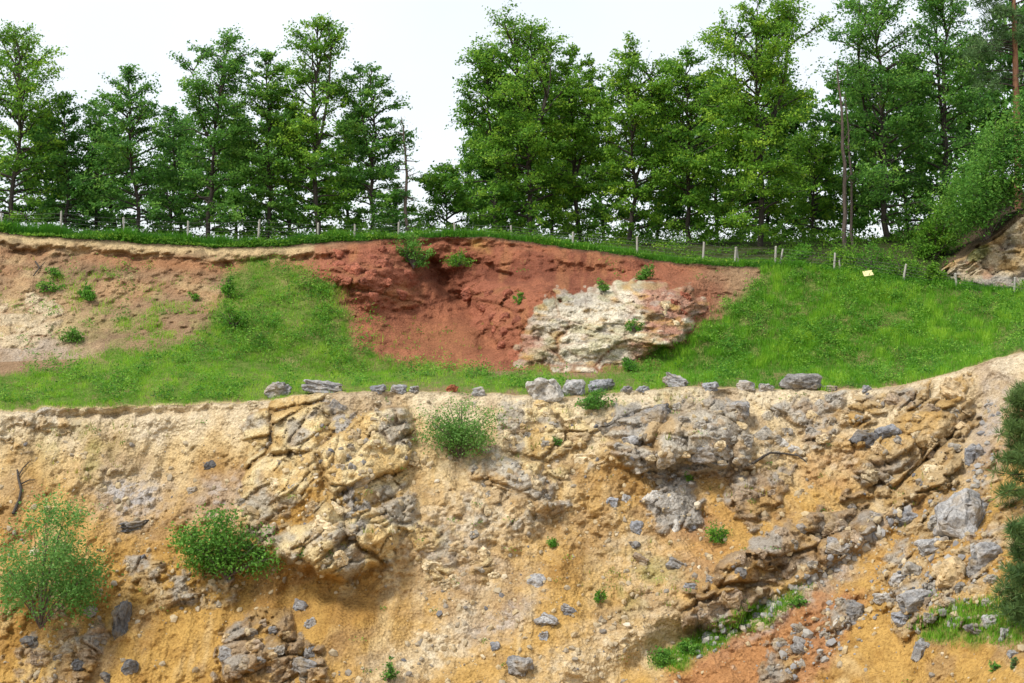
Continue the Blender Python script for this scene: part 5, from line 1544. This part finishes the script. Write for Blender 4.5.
PM = [post_mesh(i) for i in range(4)]
POSTS = [(-60, 213, 2.0), (2, 213, 2.0), (61, 211, 2.0), (125, 217, 2.2), (188, 221, 2.2), (257, 219, 1.8), (318, 223, 1.6), (354, 224, 1.5), (398, 222, 1.6), (455, 223, 1.6), (512, 228, 1.4),
         (573, 232, 1.2), (637, 237, 1.0), (703, 242, 0.9), (735, 247, 0.6), (775, 246, 0.8), (834, 253, 0.7), (903, 264, 0.2), (957, 273, 0.15), (1014, 277, 0.1), (1080, 282, 0.1)]
f0 = P(POSTS[0][0], 230, 106)
fence = empty('wire_fence', (0, 104, plateau_at(512, 104)), 'post and wire fence running along the upper lip below the trees', 'fence')
inv = Vector((0, 104, plateau_at(512, 104)))
tops = []
for i, (x, ty, off) in enumerate(POSTS):
    Y = float(np.interp(x, cols, lip_Y)) + off
    z = plateau_at(x, Y) - 0.12
    X = (x - 512) * Y / F
    H = max(1.15, (HY - ty) * Y / F - z)
    o = bpy.data.objects.new('post', PM[i % 4])
    o.location = Vector((X, Y, z)) - inv
    o.scale = (1, 1, H)
    o.rotation_euler = (R(random.gauss(0, 2)), R(random.gauss(0, 3)), random.random() * 6)
    link(o, fence)
    tops.append((X, Y, z, H))
for x, ty, off, tilt in [(739, 247, 0.9, -9), (840, 260, 0.9, -4), (779, 248, 1.1, 14)]:          # braces beside posts
    Y = float(np.interp(x, cols, lip_Y)) + off
    z = plateau_at(x, Y) - 0.12
    o = bpy.data.objects.new('brace', PM[1])
    o.location = Vector(((x - 512) * Y / F, Y, z)) - inv
    o.scale = (0.8, 0.8, (HY - ty) * Y / F - z)
    o.rotation_euler = (0, R(tilt), 0.5)
    link(o, fence)
MW = m_wire()
for k in range(5):
    tw = Tubes()
    for (a, b) in zip(tops[:-1], tops[1:]):
        f_ = 0.30 + 0.155 * k
        p0 = np.array([a[0], a[1] - 0.05, a[2] + a[3] * f_]); p1 = np.array([b[0], b[1] - 0.05, b[2] + b[3] * f_])
        md = (p0 + p1) / 2 - np.array([0, 0, 0.04])
        tw.add([p0, md, p1], [0.006] * 3, 4)
    me = tw.mesh('wire', MW)
    o = bpy.data.objects.new('wire', me)
    o.location = -inv
    link(o, fence)

# ------------------------------------------------------------------ pale yellow board on the slope
def m_board():
    m, n, l, b = new_mat('faded_yellow_board')
    tc = n.new('ShaderNodeTexCoord')
    nt = noise_tex(n, l, tc.outputs['Object'], 4, 3)
    l.new(ramp(n, nt.outputs['Fac'], [(0.3, (0.62, 0.52, 0.22)), (0.7, (0.75, 0.68, 0.38))], l), b.inputs['Base Color'])
    b.inputs['Roughness'].default_value = 0.8
    return m


bm = bmesh.new()
bmesh.ops.create_cube(bm, size=1)
for v in bm.verts: v.co = (v.co.x * 0.64, v.co.y * 0.03, v.co.z * 0.40)
bmesh.ops.bevel(bm, geom=list(bm.edges), offset=0.006, segments=1, affect='EDGES')
bmesh.ops.subdivide_edges(bm, edges=bm.edges, cuts=2, use_grid_fill=True)
for v in bm.verts: v.co.y += 0.12 * v.co.x ** 2
me = bpy.data.meshes.new('board'); bm.to_mesh(me); bm.free(); me.materials.append(m_board())
o = bpy.data.objects.new('board', me)
gp = G(867, 280)
o.location = gp + Vector((0, -0.30, 0.42)); o.rotation_euler = (R(-35), R(-8), R(10))
link(o, None, None, 'small pale yellow board leaning in the grass of the right slope', 'board')

# ------------------------------------------------------------------ dead branches on the face
def dead_branch(pts_px, r0, label, twigs=()):
    p = [G(x, y) + Vector((0, -0.12, 0.02)) for x, y in pts_px]
    root = p[0]
    tub = Tubes()
    n = len(p)
    tub.add([(q - root)[:] for q in p], [r0 * (1 - 0.6 * i / n) for i in range(n)], 6)
    for tw in twigs:
        t = [G(x, y) + Vector((0, -0.14, 0.02)) for x, y in tw]
        tub.add([(q - root)[:] for q in t], [r0 * 0.5] + [r0 * 0.3] * (len(t) - 1), 5)
    o = bpy.data.objects.new('dead_branch', tub.mesh('dead_branch', M_BARK))
    o.location = root
    link(o, None, None, label, 'branch', None)


dead_branch([(14, 514), (20, 500), (22, 490), (19, 478), (18, 470)], 0.09, 'dark forked dead branch above the airy shrub at the left', [[(22, 484), (30, 480), (36, 480)], [(19, 476), (24, 468), (30, 462)]])
dead_branch([(752, 464), (764, 456), (770, 453), (786, 454), (798, 456), (806, 462)], 0.07, 'crooked brown root lying across the sandy face below the right rim')
dead_branch([(36, 262), (40, 268), (34, 276)], 0.06, 'short dark dead stick on the brown upper left slope', [[(40, 268), (46, 262)]])
